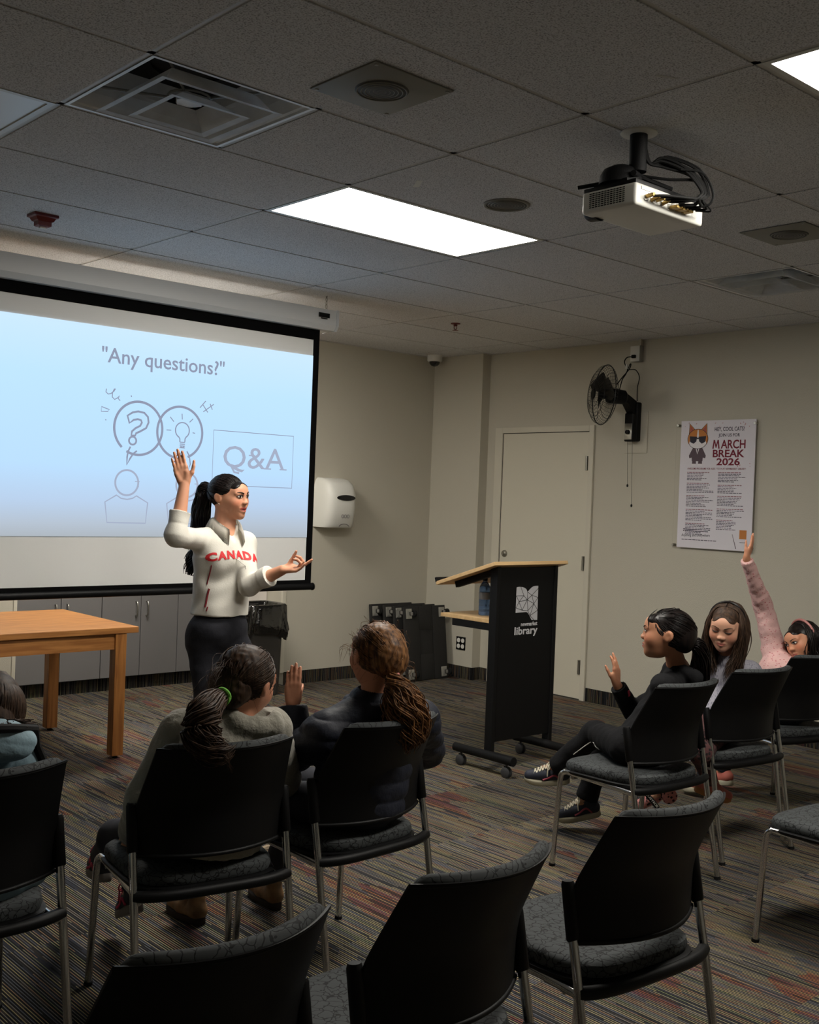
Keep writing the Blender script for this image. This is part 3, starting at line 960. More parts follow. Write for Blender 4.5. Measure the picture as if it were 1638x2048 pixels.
obj('dial', b, M['black'], cp, world=True)
FD = Vector((-.86, .50, .06)).normalized()      # axis the fan blows along
FC = Vector((XR - .345, fy + .05, 2.36))
rotF = FD.to_track_quat('Z', 'Y').to_matrix().to_4x4()
FM = Matrix.Translation(FC) @ rotF
b = NB(); lathe(b, [(0, -.185), (.03, -.18), (.052, -.16), (.056, -.10), (.058, -.05), (.052, -.03), (0, -.03)], FM, 24)
obj('motor', b, M['black'], t, world=True)
b = NB()
RF = .222
prof_f = [(.035, .085), (.10, .082), (.17, .062), (.21, .035), (RF, .0)]
prof_b = [(.05, -.045), (.11, -.048), (.17, -.04), (.21, -.02), (RF, 0)]
for k in range(44):
    a = 2 * PI * k / 44
    for prof in (prof_f, prof_b):
        tube(b, [FM @ Vector((r * math.cos(a), r * math.sin(a), z)) for r, z in prof], .0013, 4)
for r, z, w in ((RF, 0, .004), (.17, .063, .0018), (.105, .082, .0018), (.17, -.041, .0018), (.05, -.046, .002)):
    tube(b, [FM @ Vector((r * math.cos(2 * PI * k / 48), r * math.sin(2 * PI * k / 48), z)) for k in range(48)], w, 5, closed=True)
obj('cage', b, M['steel_dark'] if 'steel_dark' in M else M['black_metal'], t, world=True)
b = NB(); lathe(b, [(0, .092), (.036, .090), (.04, .082), (.036, .078), (0, .078)], FM, 20)
obj('cage_badge', b, M['black'], t, world=True)
b = NB(); lathe(b, [(0, .045), (.022, .042), (.03, .02), (.03, -.01), (0, -.01)], FM, 18)
hub = obj('hub', b, M['black'], t, world=True)
for k in range(3):
    b = NB()
    a0 = 2 * PI * k / 3
    rows = []
    for i in range(7):
        r = .025 + .17 * i / 6
        wd = .5 + .28 * math.sin(PI * i / 6)
        row = []
        for j in range(5):
            s = (j / 4 - .5)
            a = a0 + s * wd * (1.5 if i > 0 else 1.2) + .25 * i / 6
            row.append(b.verts.new(FM @ Vector((r * math.cos(a), r * math.sin(a), .018 + s * .05))))
        rows.append(row)
    for A, B in zip(rows, rows[1:]):
        for j in range(4): b.faces.new((A[j], A[j + 1], B[j + 1], B[j]))
    bmesh.ops.solidify(b, geom=b.faces[:], thickness=.0015)
    obj('blade', b, mat('dark blade', lin(44, 42, 38), .3), t, world=True)
b = NB()
tube(b, smooth_path([FC - FD * .12 + Vector((0, 0, .05)), FC - FD * .12 + Vector((.03, 0, .13)), (XR - .17, fy - .01, 2.53), (XR - .13, fy - .01, 2.60), (XR - .10, fy, 2.61), (XR - .12, fy, 2.57), (XR - .19, fy + .01, 2.50), (XR - .23, fy + .02, 2.45)]), .004, 6)
tube(b, smooth_path([(XR - .15, fy - .01, 2.56), (XR - .16, fy + .015, 2.62), (XR - .12, fy + .022, 2.66), (XR - .06, fy + .018, 2.672)]), .004, 6)
tube(b, smooth_path([(XR - .13, fy, 2.565), (XR - .07, fy - .02, 2.57), (XR - .03, fy - .03, 2.52), (XR - .035, fy - .02, 2.44), (XR - .02, fy - .01, 2.34)]), .0035, 6)
obj('power_cord', b, M['black_rubber'], t, world=True)
b = NB(); box(b, (XR - .15, fy - .005, 2.585), (.03, .012, .035), None, .003)
obj('cord_tag', b, M['plate'], t, world=True)
for dy, zz in ((.022, 1.71), (-.022, 1.56)):
    b = NB(); tube(b, [(XR - .075, fy + dy, 2.035), (XR - .055, fy + dy, zz)], .0014, 5)
    pc = obj('pull_cord', b, M['black_rubber'], t, world=True)
    b = NB(); lathe(b, [(0, .012), (.006, .008), (.008, 0), (.006, -.010), (0, -.012)], Matrix.Translation((XR - .055, fy + dy, zz - .01)), 10)
    obj('cord_knob', b, M['black'], pc, world=True)

t = thing('wall_outlet', 'surface mounted outlet box at the wall top feeding the fan cord', 'outlet', (XR, -.91, 2.63))
b = NB(); bx(b, XR - .05, XR, -.955, -.868, 2.635, 2.755, .004)
obj('box', b, M['grey_metal'], t, world=True)
b = NB(); bx(b, XR - .054, XR - .049, -.953, -.870, 2.637, 2.753, .002)
obj('cover_plate', b, M['plate'], t, world=True)
b = NB(); bx(b, XR - .04, XR - .01, -.955, -.935, 2.755, H)
obj('conduit', b, M['wall'], t, world=True, smooth=False)
b = NB(); bx(b, XR - .075, XR - .054, -.925, -.895, 2.66, 2.685, .004)
obj('plug', b, M['black_rubber'], t, world=True)
t = thing('blank_cover_plate', 'beige blank cover plate on the wall below the fan', 'cover plate', (XR, -.92, 1.95))
b = NB(); bx(b, XR - .008, XR, -1.022, -.818, 1.948, 2.26, .002)
obj('plate', b, M['wall'], t, world=True, smooth=False)
t = thing('floor_level_outlet', 'black four socket outlet plate low on the wall by the leaning boards', 'outlet', (XP, .775, .30))
b = NB(); bx(b, XP - .006, XP, .72, .83, .243, .357, .002)
pl = obj('cover_plate', b, M['black'], t, world=True, smooth=False)
for yy in (.75, .80):
    for zz in (.275, .325):
        b = NB(); lathe(b, [(0, .003), (.019, .002), (.02, 0)], Matrix.Translation((XP - .006, yy, zz)) @ Matrix.Rotation(-PI / 2, 4, 'Y'), 16)
        obj('socket', b, M['plate'], pl, world=True)

# ================================================================ CABINETS in the alcove
xs = [.36, .714, 1.035, 1.358, 1.68, 2.0]
for k in range(5):
    x0, x1 = xs[k], xs[k + 1]
    lab = ['leftmost grey cabinet door unit under the screen behind the table', 'second grey cabinet unit from the left with handle at its top left', 'grey cabinet unit in the middle of the row with handle at its right', 'grey cabinet unit just left of the presenter with handle at its left', 'grey cabinet unit directly behind the presenter'][k]
    t = thing('cabinet', lab, 'cabinet', (x0, 1.65, 0), group='grey cabinets under the screen')
    b = NB(); bx(b, x0 + .001, x1 - .001, 1.668, 2.25, .1, .86)
    obj('body', b, M['cab_edge'], t, world=True, smooth=False)
    b = NB(); bx(b, x0 + .003, x1 - .003, 1.65, 1.668, .107, .855, .0015)
    dr = obj('door', b, M['cab'], t, world=True, smooth=False)
    b = NB(); bx(b, x0 + .001, x1 - .001, 1.70, 2.2, 0, .1)
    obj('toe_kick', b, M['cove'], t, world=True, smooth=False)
    hxk = x0 + (.045 if k in (1, 3) else x1 - x0 - .045)
    if k < 5:
        b = NB(); tube(b, smooth_path([(hxk, 1.65, .675), (hxk, 1.625, .67), (hxk, 1.618, .62), (hxk, 1.625, .57), (hxk, 1.65, .565)], 4), .005, 8)
        obj('handle', b, M['steel'], dr, world=True)
b = NB(); bx(b, .335, 2.03, 1.63, 2.27, .86, .895, .003)
tag(obj('worktop', b, M['cab'], smooth=False), 'continuous grey worktop on the row of grey cabinets below the screen', 'countertop')

# ================================================================ WOODEN TABLE
t = thing('wooden_table', 'oak library table with square legs in front of the grey cabinets', 'table', (-.4, .15, 0))
b = NB(); bx(b, -1.25, .31, -.395, .60, .715, .75, .004)
bmesh.ops.translate(b, verts=b.verts[:], vec=(0, .13, 0))
obj('tabletop', b, M['oak'], t, world=True, smooth=False)
b = NB()
bx(b, -1.15, .20, -.245, -.225, .625, .715); bx(b, -1.15, .20, .655, .675, .625, .715); bx(b, .215, .235, -.21, .64, .625, .715); bx(b, -1.18, -1.16, -.21, .64, .625, .715)
obj('apron', b, M['oak'], t, world=True, smooth=False)
for (x, y) in ((.205, -.225), (.205, .645), (-1.15, -.225), (-1.15, .645)):
    b = NB(); bx(b, x - .034, x + .034, y - .034, y + .034, .018, .715, .003)
    lg = obj('leg', b, M['oak_v'], t, world=True, smooth=False)
    b = NB(); lathe(b, [(0, 0), (.016, 0), (.016, .008), (.007, .012), (.007, .02), (0, .02)], Matrix.Translation((x, y, 0)), 14)
    obj('glide', b, M['black_rubber'], lg, world=True)

# ================================================================ BIN
t = thing('waste_bin', 'tall grey waste bin with black liner bag behind the presenter', 'bin', (2.015, 1.03, 0))
def rrect(bm, zs):
    rings = []
    for z, hw, hd in zs:
        rings.append([bm.verts.new((2.015 + hw * (abs(math.cos(a)) ** .35) * math.copysign(1, math.cos(a)), 1.03 + hd * (abs(math.sin(a)) ** .35) * math.copysign(1, math.sin(a)), z)) for a in [2 * PI * (k + .5) / 40 for k in range(40)]])
    for A, B in zip(rings, rings[1:]):
        for k in range(40): bm.faces.new((A[k], A[(k + 1) % 40], B[(k + 1) % 40], B[k]))
    return rings
b = NB(); r = rrect(b, [(0, .142, .12), (.005, .147, .125), (.35, .155, .135), (.68, .163, .145), (.68, .156, .138), (.4, .15, .13)]); b.faces.new(r[0])
obj('bin_body', b, M['bin'], t, world=True)
b = NB()
rings = []
rn = random.Random(5)
for i, (z, o) in enumerate(((.60, -.014), (.66, -.012), (.692, -.004), (.70, .006), (.69, .014), (.65, .018), (.60, .02), (.55, .026), (.50, .03), (.455, .02))):
    ring = []
    for k in range(64):
        a = 2 * PI * (k + .5) / 64
        w = .012 * math.sin(9 * a + i * .5) * (i / 9) + .008 * math.sin(17 * a + i) * (i / 9)
        zz = z + (.035 * math.sin(3 * a + 1) * (i / 9) if i > 4 else 0)
        hw, hd = .163 + o + w, .145 + o + w
        ring.append(b.verts.new((2.015 + hw * (abs(math.cos(a)) ** .35) * math.copysign(1, math.cos(a)), 1.03 + hd * (abs(math.sin(a)) ** .35) * math.copysign(1, math.sin(a)), zz)))
    rings.append(ring)
for A, B in zip(rings, rings[1:]):
    for k in range(64): b.faces.new((A[k], A[(k + 1) % 64], B[(k + 1) % 64], B[k]))
obj('liner_bag', b, M['bag'], t, world=True, angle=0)

# ================================================================ LEANING BOARDS with castors
TH = R(7)
def dolly(x, y, z0, k):
    t = thing('folded_trolley', ['black flat castor board at the front of the leaning stack', 'second black castor board behind the front leaning one', 'third black castor board leaning in the stack', 'rearmost black castor board leaning against the far wall'][k], 'castor board', (x, y, 0), group='black castor boards leaning on the far wall')
    Rm = Matrix.Rotation(-TH, 4, 'X')
    def loc(bm): bmesh.ops.transform(bm, matrix=Rm, verts=bm.verts[:])
    b = NB()
    bx(b, -.235, .235, 0, .02, .004, .63, .004)
    for e in ((-.235, -.075), (.085, .235)): bx(b, e[0], e[1], -.008, .001, .004, .63, .003)
    for e in ((.004, .22), (.43, .63)): bx(b, -.072, .082, -.005, .001, e[0], e[1], .002)
    loc(b); obj('board', b, M['board'], t)
    for sx, z in ((-1, .06), (1, .06), (-1, .57), (1, .57)):
        b = NB(); bx(b, sx * .19 - .032, sx * .19 + .032, -.013, -.008, z - .042, z + .042, .002)
        for q in (-.02, .02):
            for q2 in (-.03, .03): box(b, (sx * .19 + q, -.015, z + q2), (.01, .005, .01))
        loc(b); pl = obj('caster_plate', b, M['nickel'], t)
        b = NB(); lathe(b, [(0, -.013), (.022, -.013), (.028, -.008), (.028, .008), (.022, .013), (0, .013)], Matrix.Translation((sx * .19 + .025 * (1), -.052, z)) @ Matrix.Rotation(PI / 2, 4, 'Y'), 20)
        loc(b); obj('wheel', b, M['black_rubber'], pl)
        b = NB(); bx(b, sx * .19 + .006, sx * .19 + .010, -.056, -.013, z - .014, z + .014); bx(b, sx * .19 + .040, sx * .19 + .044, -.056, -.013, z - .014, z + .014); bx(b, sx * .19 + .006, sx * .19 + .044, -.022, -.013, z - .016, z + .016)
        loc(b); obj('fork', b, M['chrome'], pl)
M['board'] = mat('black board', lin(30, 29, 28), .75, bump=.2, bscale=300)
dolly(3.635, .830, 0, 0)
dolly(3.605, .925, 0, 1)
dolly(3.575, 1.02, 0, 2)
dolly(3.505, 1.115, 0, 3)

# ================================================================ LECTERN
t = thing('lectern', 'black rolling lectern with light wood top and white book logo on its front', 'lectern', (2.05, -1.6, 0))
LX0, LX1, LY = 1.795, 2.325, -1.66
b = NB(); bx(b, LX0 + .02, LX1 - .02, LY, LY + .018, .165, 1.165, .002)
fp = obj('front_panel', b, M['black_metal'], t, world=True, smooth=False)
for x in (LX0, LX1 - .028):
    b = NB(); bx(b, x, x + .028, LY - .006, LY + .05, .10, 1.175, .004)
    obj('post', b, M['black_metal'], t, world=True, smooth=False)
for x in (LX0 - .02, LX1 - .035):
    b = NB(); tube(b, [(x, -1.40, .098), (x, -1.86, .098)], .026, 18)
    ft = obj('foot_tube', b, M['black_metal'], t, world=True)
    b = NB(); tube(b, [(x, -1.3985, .098), (x, -1.402, .098)], .0262, 18); tube(b, [(x, -1.858, .098), (x, -1.8615, .098)], .0262, 18)
    obj('tube_cap', b, M['black_rubber'], ft, world=True)
    for y in (-1.45, -1.81):
        b = NB()
        for s in (-1, 1): lathe(b, [(0, -.008), (.024, -.008), (.030, -.004), (.030, .004), (.024, .008), (0, .008)], Matrix.Translation((x + s * .012, y, .030)) @ Matrix.Rotation(PI / 2, 4, 'Y'), 20)
        box(b, (x, y, .045), (.008, .036, .04)); tube(b, [(x, y, .05), (x, y, .08)], .007, 8)
        obj('caster', b, M['caster'] if 'caster' in M else M['black_rubber'], ft, world=True)
# sloping worktop: high edge at the front panel, falling toward the speaker
TA = math.atan2(.145, .46)
rt = Matrix.Rotation(-TA, 3, 'X')
cen = Vector((2.06, LY + .205, 1.118))
b = NB(); box(b, cen, (.64, .50, .022), rt, .003)
obj('worktop', b, M['birch'], t, world=True, smooth=False)
b = NB(); box(b, cen + rt @ Vector((0, .245, .02)), (.64, .014, .03), rt, .002)
obj('paper_stop', b, M['black_metal'], t, world=True, smooth=False)
b = NB()
for s in (-1, 1): box(b, cen + rt @ Vector((s * .235, -.02, -.03)), (.03, .36, .036), rt)
obj('support_bracket', b, M['black_metal'], t, world=True, smooth=False)
b = NB(); bx(b, LX0 + .01, LX1 - .03, LY + .02, LY + .46, .842, .864, .002)
obj('shelf', b, M['birch'], t, world=True, smooth=False)
b = NB()
for x in (LX0 + .012, LX1 - .05): bx(b, x, x + .02, LY + .02, LY + .36, .800, .842)
obj('shelf_bracket', b, M['black_metal'], t, world=True, smooth=False)
# logo
M['logo'] = mat('white vinyl', lin(205, 205, 208), .6)
LO, LA, LZ, LD = (0, LY, 0), (1, 0, 0), (0, 0, 1), (0, -.0012, 0)
bk = [(1.966, .902), (1.966, 1.048)]
bk += [(1.966 + .046 * (1 - math.cos(PI * k / 10)) / 1 * .5 * 2, 1.048 + .006 * math.sin(PI * k / 10) - .028 * (k / 10) ** 3) for k in range(1, 11)]
bk += [(2.062 + .092 * (k / 10), 1.020 + .034 * math.sin(PI * .5 * min(1, k / 7))) for k in range(1, 11)]
bk += [(2.156, .852)]
bk += [(2.156 - .052 * k / 6, .852 + .003 * k / 6) for k in range(1, 7)]
bk += [(2.104 - .05 * k / 8, .855 + .048 * math.sin(PI / 2 * k / 8)) for k in range(1, 9)]
b = NB(); prism(b, bk, LO, LA, LZ, LD)
lg = obj('book_logo', b, M['logo'], fp, world=True, smooth=False)
b = NB()
nodes = [(1.966, 1.0), (2.0, 1.054), (2.03, 1.0), (1.99, .965), (2.06, .975), (2.062, 1.02), (2.1, 1.0), (2.156, 1.04), (2.156, .985), (2.12, .95), (2.07, .91), (1.966, .93), (2.02, .915), (2.156, .91), (2.125, .855), (2.09, .88)]
for i, j in ((0, 2), (1, 2), (2, 3), (0, 3), (3, 11), (3, 12), (2, 4), (3, 4), (4, 5), (4, 6), (5, 6), (6, 7), (6, 8), (4, 9), (8, 9), (4, 10), (9, 10), (10, 12), (9, 13), (10, 15), (9, 15), (15, 13), (15, 14), (12, 4), (6, 9), (12, 11)):
    stroke(b, [nodes[i], nodes[j]], .0028, (0, LY - .0012, 0), LA, LZ, (0, -.0006, 0))
obj('logo_lines', b, M['black_metal'], lg, world=True, smooth=False)
b = NB(); put_text(b, text_geo('newmarket', w=.142, h=.024, bold=.012), (2.087, LY, .833), LA, LZ, LD)
obj('logo_text', b, M['logo'], fp, world=True, smooth=False)
b = NB(); put_text(b, text_geo('library', w=.2, h=.060, bold=.018), (2.062, LY, .788), LA, LZ, LD)
obj('logo_text', b, M['logo'], fp, world=True, smooth=False)

# bottle on the lectern shelf
t = thing('water_bottle', 'clear blue plastic water bottle with black cap on the lectern shelf', 'bottle', (1.952, -1.42, .864))
b = NB()
lathe(b, [(0, 0), (.030, 0), (.034, .006), (.034, .03), (.0325, .036), (.034, .042), (.034, .06), (.0325, .066), (.034, .072), (.034, .12), (.033, .135), (.034, .15), (.031, .172), (.020, .192), (.0135, .200), (.0135, .212), (0, .212)], seg=28)
obj('bottle_body', b, mat('blue tinted plastic', lin(120, 156, 210), .08, trans=.7, spec=.6), t)
b = NB(); lathe(b, [(.0345, .095), (.0348, .098), (.0348, .135), (.0345, .138)], seg=28)
obj('label', b, mat('bottle label', lin(170, 184, 205), .5), t)
b = NB(); lathe(b, [(0, .226), (.014, .226), (.015, .222), (.015, .206), (.0135, .205)], seg=20)
obj('cap', b, M['black'], t)

# ================================================================ CEILING PROJECTOR
t = thing('ceiling_projector', 'white ceiling projector with black mount and a bundle of cables', 'projector', (.257, -3.683, H))
px0, px1, py0, py1, pz0, pz1 = .163, .555, -3.75, -3.525, 2.535, 2.622
b = NB(); bx(b, px0, px1, py0, py1, pz0, pz1 - .012, .012, 3)
body_p = obj('housing', b, M['plate'], t, world=True)
b = NB(); bx(b, px0 + .004, px1 - .004, py0 + .004, py1 - .004, pz1 - .016, pz1, .003)
obj('base_plate', b, M['black'], t, world=True)
b = NB()
for k in range(8):
    for q in range(12):
        y = py0 + .045 + q * .0125
        bx(b, px0 - .0012, px0 + .002, y, y + .009, pz0 + .016 + k * .0066, pz0 + .016 + k * .0066 + .0032)
obj('side_vent', b, M['black'], body_p, world=True, smooth=False)
b = NB(); lathe(b, [(0, .03), (.034, .03), (.040, .02), (.042, -.02), (0, -.02)], Matrix.Translation((px0 + .075, py1 + .0, pz0 + .034)) @ Matrix.Rotation(-PI / 2, 4, 'X'), 28)
lens = obj('lens', b, M['black'], t, world=True)
b = NB()
lathe(b, [(0, 0), (.024, -.001), (.026, 0)], Matrix.Translation((px1 - .055, py0 - .001, pz0 + .045)) @ Matrix.Rotation(PI / 2, 4, 'X') @ Matrix.Diagonal((1, 1, 1, 1)), 20)
obj('rear_grille', b, M['tbar'], body_p, world=True)
b = NB()
bx(b, px0 + .03, px0 + .10, py0 - .002, py0 + .01, pz1 - .032, pz1 - .022)
for k in range(8): bx(b, px0 + .045 + k * .022, px0 + .045 + k * .022 + (.014 if k % 3 else .02), py0 - .004, py0 + .005, pz0 + .022 + (k % 2) * .014, pz0 + .036 + (k % 2) * .012)
obj('port_panel', b, M['steel'], body_p, world=True, smooth=False)
b = NB()
for k in range(4): tube(b, [(px0 + .055 + k * .03, py0 - .002, pz0 + .035 - .006 * (k % 2)), (px0 + .055 + k * .03, py0 - .034, pz0 + .037)], .007, 8)
for k in range(3): box(b, (px0 + .20 + k * .035, py0 - .016, pz0 + .026), (.026, .034, .011), None, .002)
obj('connector', b, M['gold'], body_p, world=True)
b = NB(); lathe(b, [(0, 0), (.062, 0), (.062, -.004), (.055, -.008), (0, -.008)], Matrix.Translation((.257, -3.683, H)), 28)
obj('ceiling_flange', b, M['plate'], t, world=True)
b = NB(); tube(b, [(.257, -3.683, H - .006), (.257, -3.683, pz1 + .05)], .030, 16)
obj('drop_pole', b, M['black_metal'], t, world=True)
b = NB()
lathe(b, [(0, .066), (.03, .064), (.058, .05), (.07, .03), (.074, 0), (0, 0)], Matrix.Translation((.235, -3.63, pz1 + .01)), 24)
bx(b, .18, .42, -3.70, -3.56, pz1, pz1 + .014, .003)
tube(b, [(.20, -3.71, pz1 + .03), (.33, -3.66, pz1 + .045)], .010, 8)
tube(b, [(.39, -3.73, pz1 + .012), (.26, -3.66, pz1 + .05)], .008, 8)
tube(b, [(.17, -3.50, pz1 + .012), (.24, -3.62, pz1 + .03)], .007, 8)
obj('mount_bracket', b, M['black_metal'], t, world=True)
rn = random.Random(11)
b = NB()
cabs = [(px0 + .055, .0045, .05), (px0 + .085, .003, .10), (px0 + .115, .004, .085), (px0 + .145, .0055, .02), (px0 + .20, .006, .06), (px0 + .235, .0055, .03), (px0 + .27, .0045, .10), (px0 + .30, .003, .12)]
for i, (x, r, o) in enumerate(cabs):
    px_ = smooth_path([(.262, -3.70, H - .02), (.272 + i * .003, -3.712, H - .10), (.31 + o * .3, -3.74, pz1 + .070 + .006 * i), (.365 + o * .5, -3.79 - o * .2, pz1 + .045 + .004 * i),
                       (.405 + o * .5, -3.83, pz1 - .004), (.385 + o * .3, -3.835, pz0 + .052), (x + .045, -3.81, pz0 + .036), (x, py0 - .03, pz0 + .032)], 7)
    tube(b, px_, r, 7)
tube(b, smooth_path([(.35, -3.79, pz1 + .06), (.42, -3.83, pz1 + .055), (.455, -3.85, pz1 - .005), (.45, -3.84, pz0 + .04), (.42, -3.78, pz0 + .03)], 7), .004, 6)
tube(b, smooth_path([(.28, -3.66, pz1 + .05), (.35, -3.74, pz1 + .035), (.41, -3.81, pz1 + .03), (.42, -3.83, pz1 - .01)], 7), .005, 6)
obj('cable', b, M['black_rubber'], t, world=True)

# ================================================================ STACKING CHAIRS
def back_pt(s, z, off=0.0):
    """point of the curved back: s in -1..1 across, z height, off forward"""
    if z < .655: hw = .226 + (z - .655) * .02
    else: hw = .226 - (z - .655) * .12
    ye = -.192 - .02 * max(0, (.60 - z)) - .56 * (math.sqrt((z - .65) ** 2 + .0009) + (z - .65)) / 2
    y = ye - .080 * (1 - s * s) + off
    return (s * hw, y, z)

def make_chair():
    t = thing('stacking_chair', 'x', 'chair')
    # --- seat pad
    def outline(k, hw_f, hw_r, yf, yr):
        a = 2 * PI * k
        c, s = math.cos(a), math.sin(a)
        e = .5
        x = math.copysign(abs(c) ** e, c); y = math.copysign(abs(s) ** e, s)
        yy = yf * y if y > 0 else -yr * y * -1
        if y < 0: yy = yr * (-y) * -1
        hw = hw_f if y > 0 else hw_r
        hw = hw_r + (hw_f - hw_r) * (y + 1) / 2
        return x * hw, yy
    def shell(layers, dish=0, N=56):
        b = NB(); rings = []
        for sc_, z in layers:
            rings.append([b.verts.new((outline(k / N, .224, .214, .205, .262)[0] * sc_, outline(k / N, .224, .214, .205, .262)[1] * sc_, z(outline(k / N, .224, .214, .205, .262)[1] * sc_, sc_))) for k in range(N)])
        for A, B in zip(rings, rings[1:]):
            for k in range(N): b.faces.new((A[k], A[(k + 1) % N], B[(k + 1) % N], B[k]))
        b.faces.new(rings[0]); b.faces.new(rings[-1])
        return b
    base = lambda y: .012 * max(0, y / .2) ** 2 * -1 + .006 * (y < 0) * (y / .2) ** 2
    top = lambda h: (lambda y, s: h + base(y) - .008 * (1 - s) )
    b = shell([(.2, top(.420)), (.94, top(.420)), (.985, top(.425)), (1.0, top(.437)), (.985, top(.452)), (.94, top(.461)), (.8, top(.4655)), (.5, top(.463)), (.2, top(.460))])
    obj('seat', b, M['fabric'], t)
    b = shell([(.2, top(.392)), (.85, top(.392)), (.97, top(.399)), (1.03, top(.412)), (1.035, top(.420)), (1.0, top(.424)), (.2, top(.422))])
    # thick rear lip joining the two rear legs
    pts = [(.234 * s, -.235 - .034 * (1 - s ** 4), .415) for s in [-1 + k / 8 for k in range(17)]]
    tube(b, pts, .0165, 10)
    sh = obj('seat_shell', b, M['black'], t)
    # --- back
    NS, NZ = 20, 12
    zs = [.515 + (.839 - .515) * k / NZ for k in range(NZ + 1)]
    b = NB()
    def sheet(bm, off, inset=0, zlo=None, zhi=None):
        g = []
        for z in zs:
            z = zlo + (zhi - zlo) * (z - .515) / .324 if zlo is not None else z
            g.append([bm.verts.new(back_pt((-1 + 2 * k / NS) * (1 - inset), z, off)) for k in range(NS + 1)])
        return g
    def solid(bm, off0, off1, inset=0, zlo=None, zhi=None):
        A = sheet(bm, off0, inset, zlo, zhi); B = sheet(bm, off1, inset, zlo, zhi)
        for i in range(NZ):
            for k in range(NS):
                bm.faces.new((A[i][k], A[i][k + 1], A[i + 1][k + 1], A[i + 1][k]))
                bm.faces.new((B[i][k], B[i + 1][k], B[i + 1][k + 1], B[i][k + 1]))
        for k in range(NS):
            bm.faces.new((A[0][k], B[0][k], B[0][k + 1], A[0][k + 1])); bm.faces.new((A[NZ][k], A[NZ][k + 1], B[NZ][k + 1], B[NZ][k]))
        for i in range(NZ):
            bm.faces.new((A[i][0], A[i + 1][0], B[i + 1][0], B[i][0])); bm.faces.new((A[i][NS], B[i][NS], B[i + 1][NS], A[i + 1][NS]))
    solid(b, -.004, .002)
    tube(b, [back_pt(-1 + 2 * k / NS, .518, -.003) for k in range(NS + 1)], .0065, 8)
    tube(b, [back_pt(-1 + 2 * k / NS, .834, -.001) for k in range(NS + 1)], .004, 8)
    obj('back_shell', b, M['black'], t, angle=50)
    b = NB()
    A = []
    for i in range(NZ + 1):
        z = .535 + (.832 - .535) * i / NZ
        A.append(z)
    rows = []
    for i, z in enumerate(A):
        fr = []
        for k in range(NS + 1):
            s = (-1 + 2 * k / NS) * .965
            ed = min(1, (1 - abs(s) / .965) * 7) ** .5 * min(1, i / NZ * 9 + .001) ** .5
            fr.append(b.verts.new(back_pt(s, z, .003 + .028 * ed)))
        rows.append(fr)
    # rolled top
    for dz, of in ((.010, .028), (.017, .020), (.019, .010), (.016, .000), (.006, -.005)):
        rows.append([b.verts.new(back_pt((-1 + 2 * k / NS) * .965, .832, 0)) for k in range(NS + 1)])
        for k, v in enumerate(rows[-1]):
            s = (-1 + 2 * k / NS)
            ed = min(1, (1 - abs(s)) * 6) ** .5
            v.co.y += .003 + (of) * ed; v.co.z += dz * ed + .001
    for A_, B_ in zip(rows, rows[1:]):
        for k in range(NS): b.faces.new((A_[k], A_[k + 1], B_[k + 1], B_[k]))
    obj('back_pad', b, M['fabric'], t, angle=0)
    # --- frame
    for s in (-1, 1):
        b = NB(); tube(b, [(s * .237, -.313, .004), (s * .234, -.235, .42), (s * .233, -.205, .56), (s * .232, -.188, .650)], .0115, 12)
        lg = obj('leg', b, M['chrome'], t)
        b = NB(); tube(b, [(s * .237, -.3135, 0), (s * .237, -.3115, .012)], .014, 12)
        obj('foot_cap', b, M['black_rubber'], lg)
        b = NB(); tube(b, [(s * .2335, -.212, .530), (s * .2335, -.210, .534), (s * .2325, -.187, .655), (s * .2325, -.186, .664)], [.0135, .0165, .0165, .0135], 12)
        obj('back_clamp', b, M['black'], t)
        path = [(s * .230, .190, .004), (s * .221, .172, .36), (s * .219, .166, .395), (s * .216, .150, .407), (s * .212, .12, .409), (s * .214, -.20, .400), (s * .232, -.238, .398)]
        b = NB(); tube(b, [path[0]] + smooth_path(path[1:], 4), .0115, 12)
        lg = obj('leg', b, M['chrome'], t)
        b = NB(); tube(b, [(s * .230, .1905, 0), (s * .230, .189, .012)], .014, 12)
        obj('foot_cap', b, M['black_rubber'], lg)
    b = NB()
    tube(b, [(-.214, -.17, .392), (.214, -.17, .392)], .009, 8); tube(b, [(-.212, .11, .392), (.212, .11, .392)], .009, 8)
    obj('cross_bar', b, M['steel'], t)
    return t
CH = [(-1.711, -2.975, -1.5, 'black stacking chair at the left edge holding the child in the light blue jacket'),
      (-1.009, -3.039, -10.5, 'black stacking chair holding the child in the grey hoodie with a green hair tie'),
      (-.469, -3.053, 2.2, 'black stacking chair holding the child in the navy puffer jacket'),
      (1.071, -3.137, -3.2, 'black stacking chair holding the child in black who raises a hand'),
      (1.748, -3.097, -8.1, 'black stacking chair holding the long haired child in the grey sweater'),
      (2.48, -3.014, -14, 'black stacking chair at the right edge holding the leaning child in pink'),
      (-1.792, -4.177, .6, 'empty black chair at the bottom left, only its backrest in view'),
      (-1.21, -4.178, 1.5, 'empty black chair at the bottom centre between two other empty chairs'),
      (-.507, -4.15, -3.8, 'empty black chair in the right foreground seen whole from behind'),
      (1.037, -4.121, -4.9, 'empty black chair cut by the right edge showing only seat and front leg')]
ch0 = make_chair()
for i, (x, y, a, lab) in enumerate(CH):
    c = ch0 if i == 0 else copy_tree(ch0)
    c.location = (x, y, 0); c.rotation_euler = (0, 0, R(a))
    c['label'] = lab; c['group'] = 'black stacking chairs in rows'

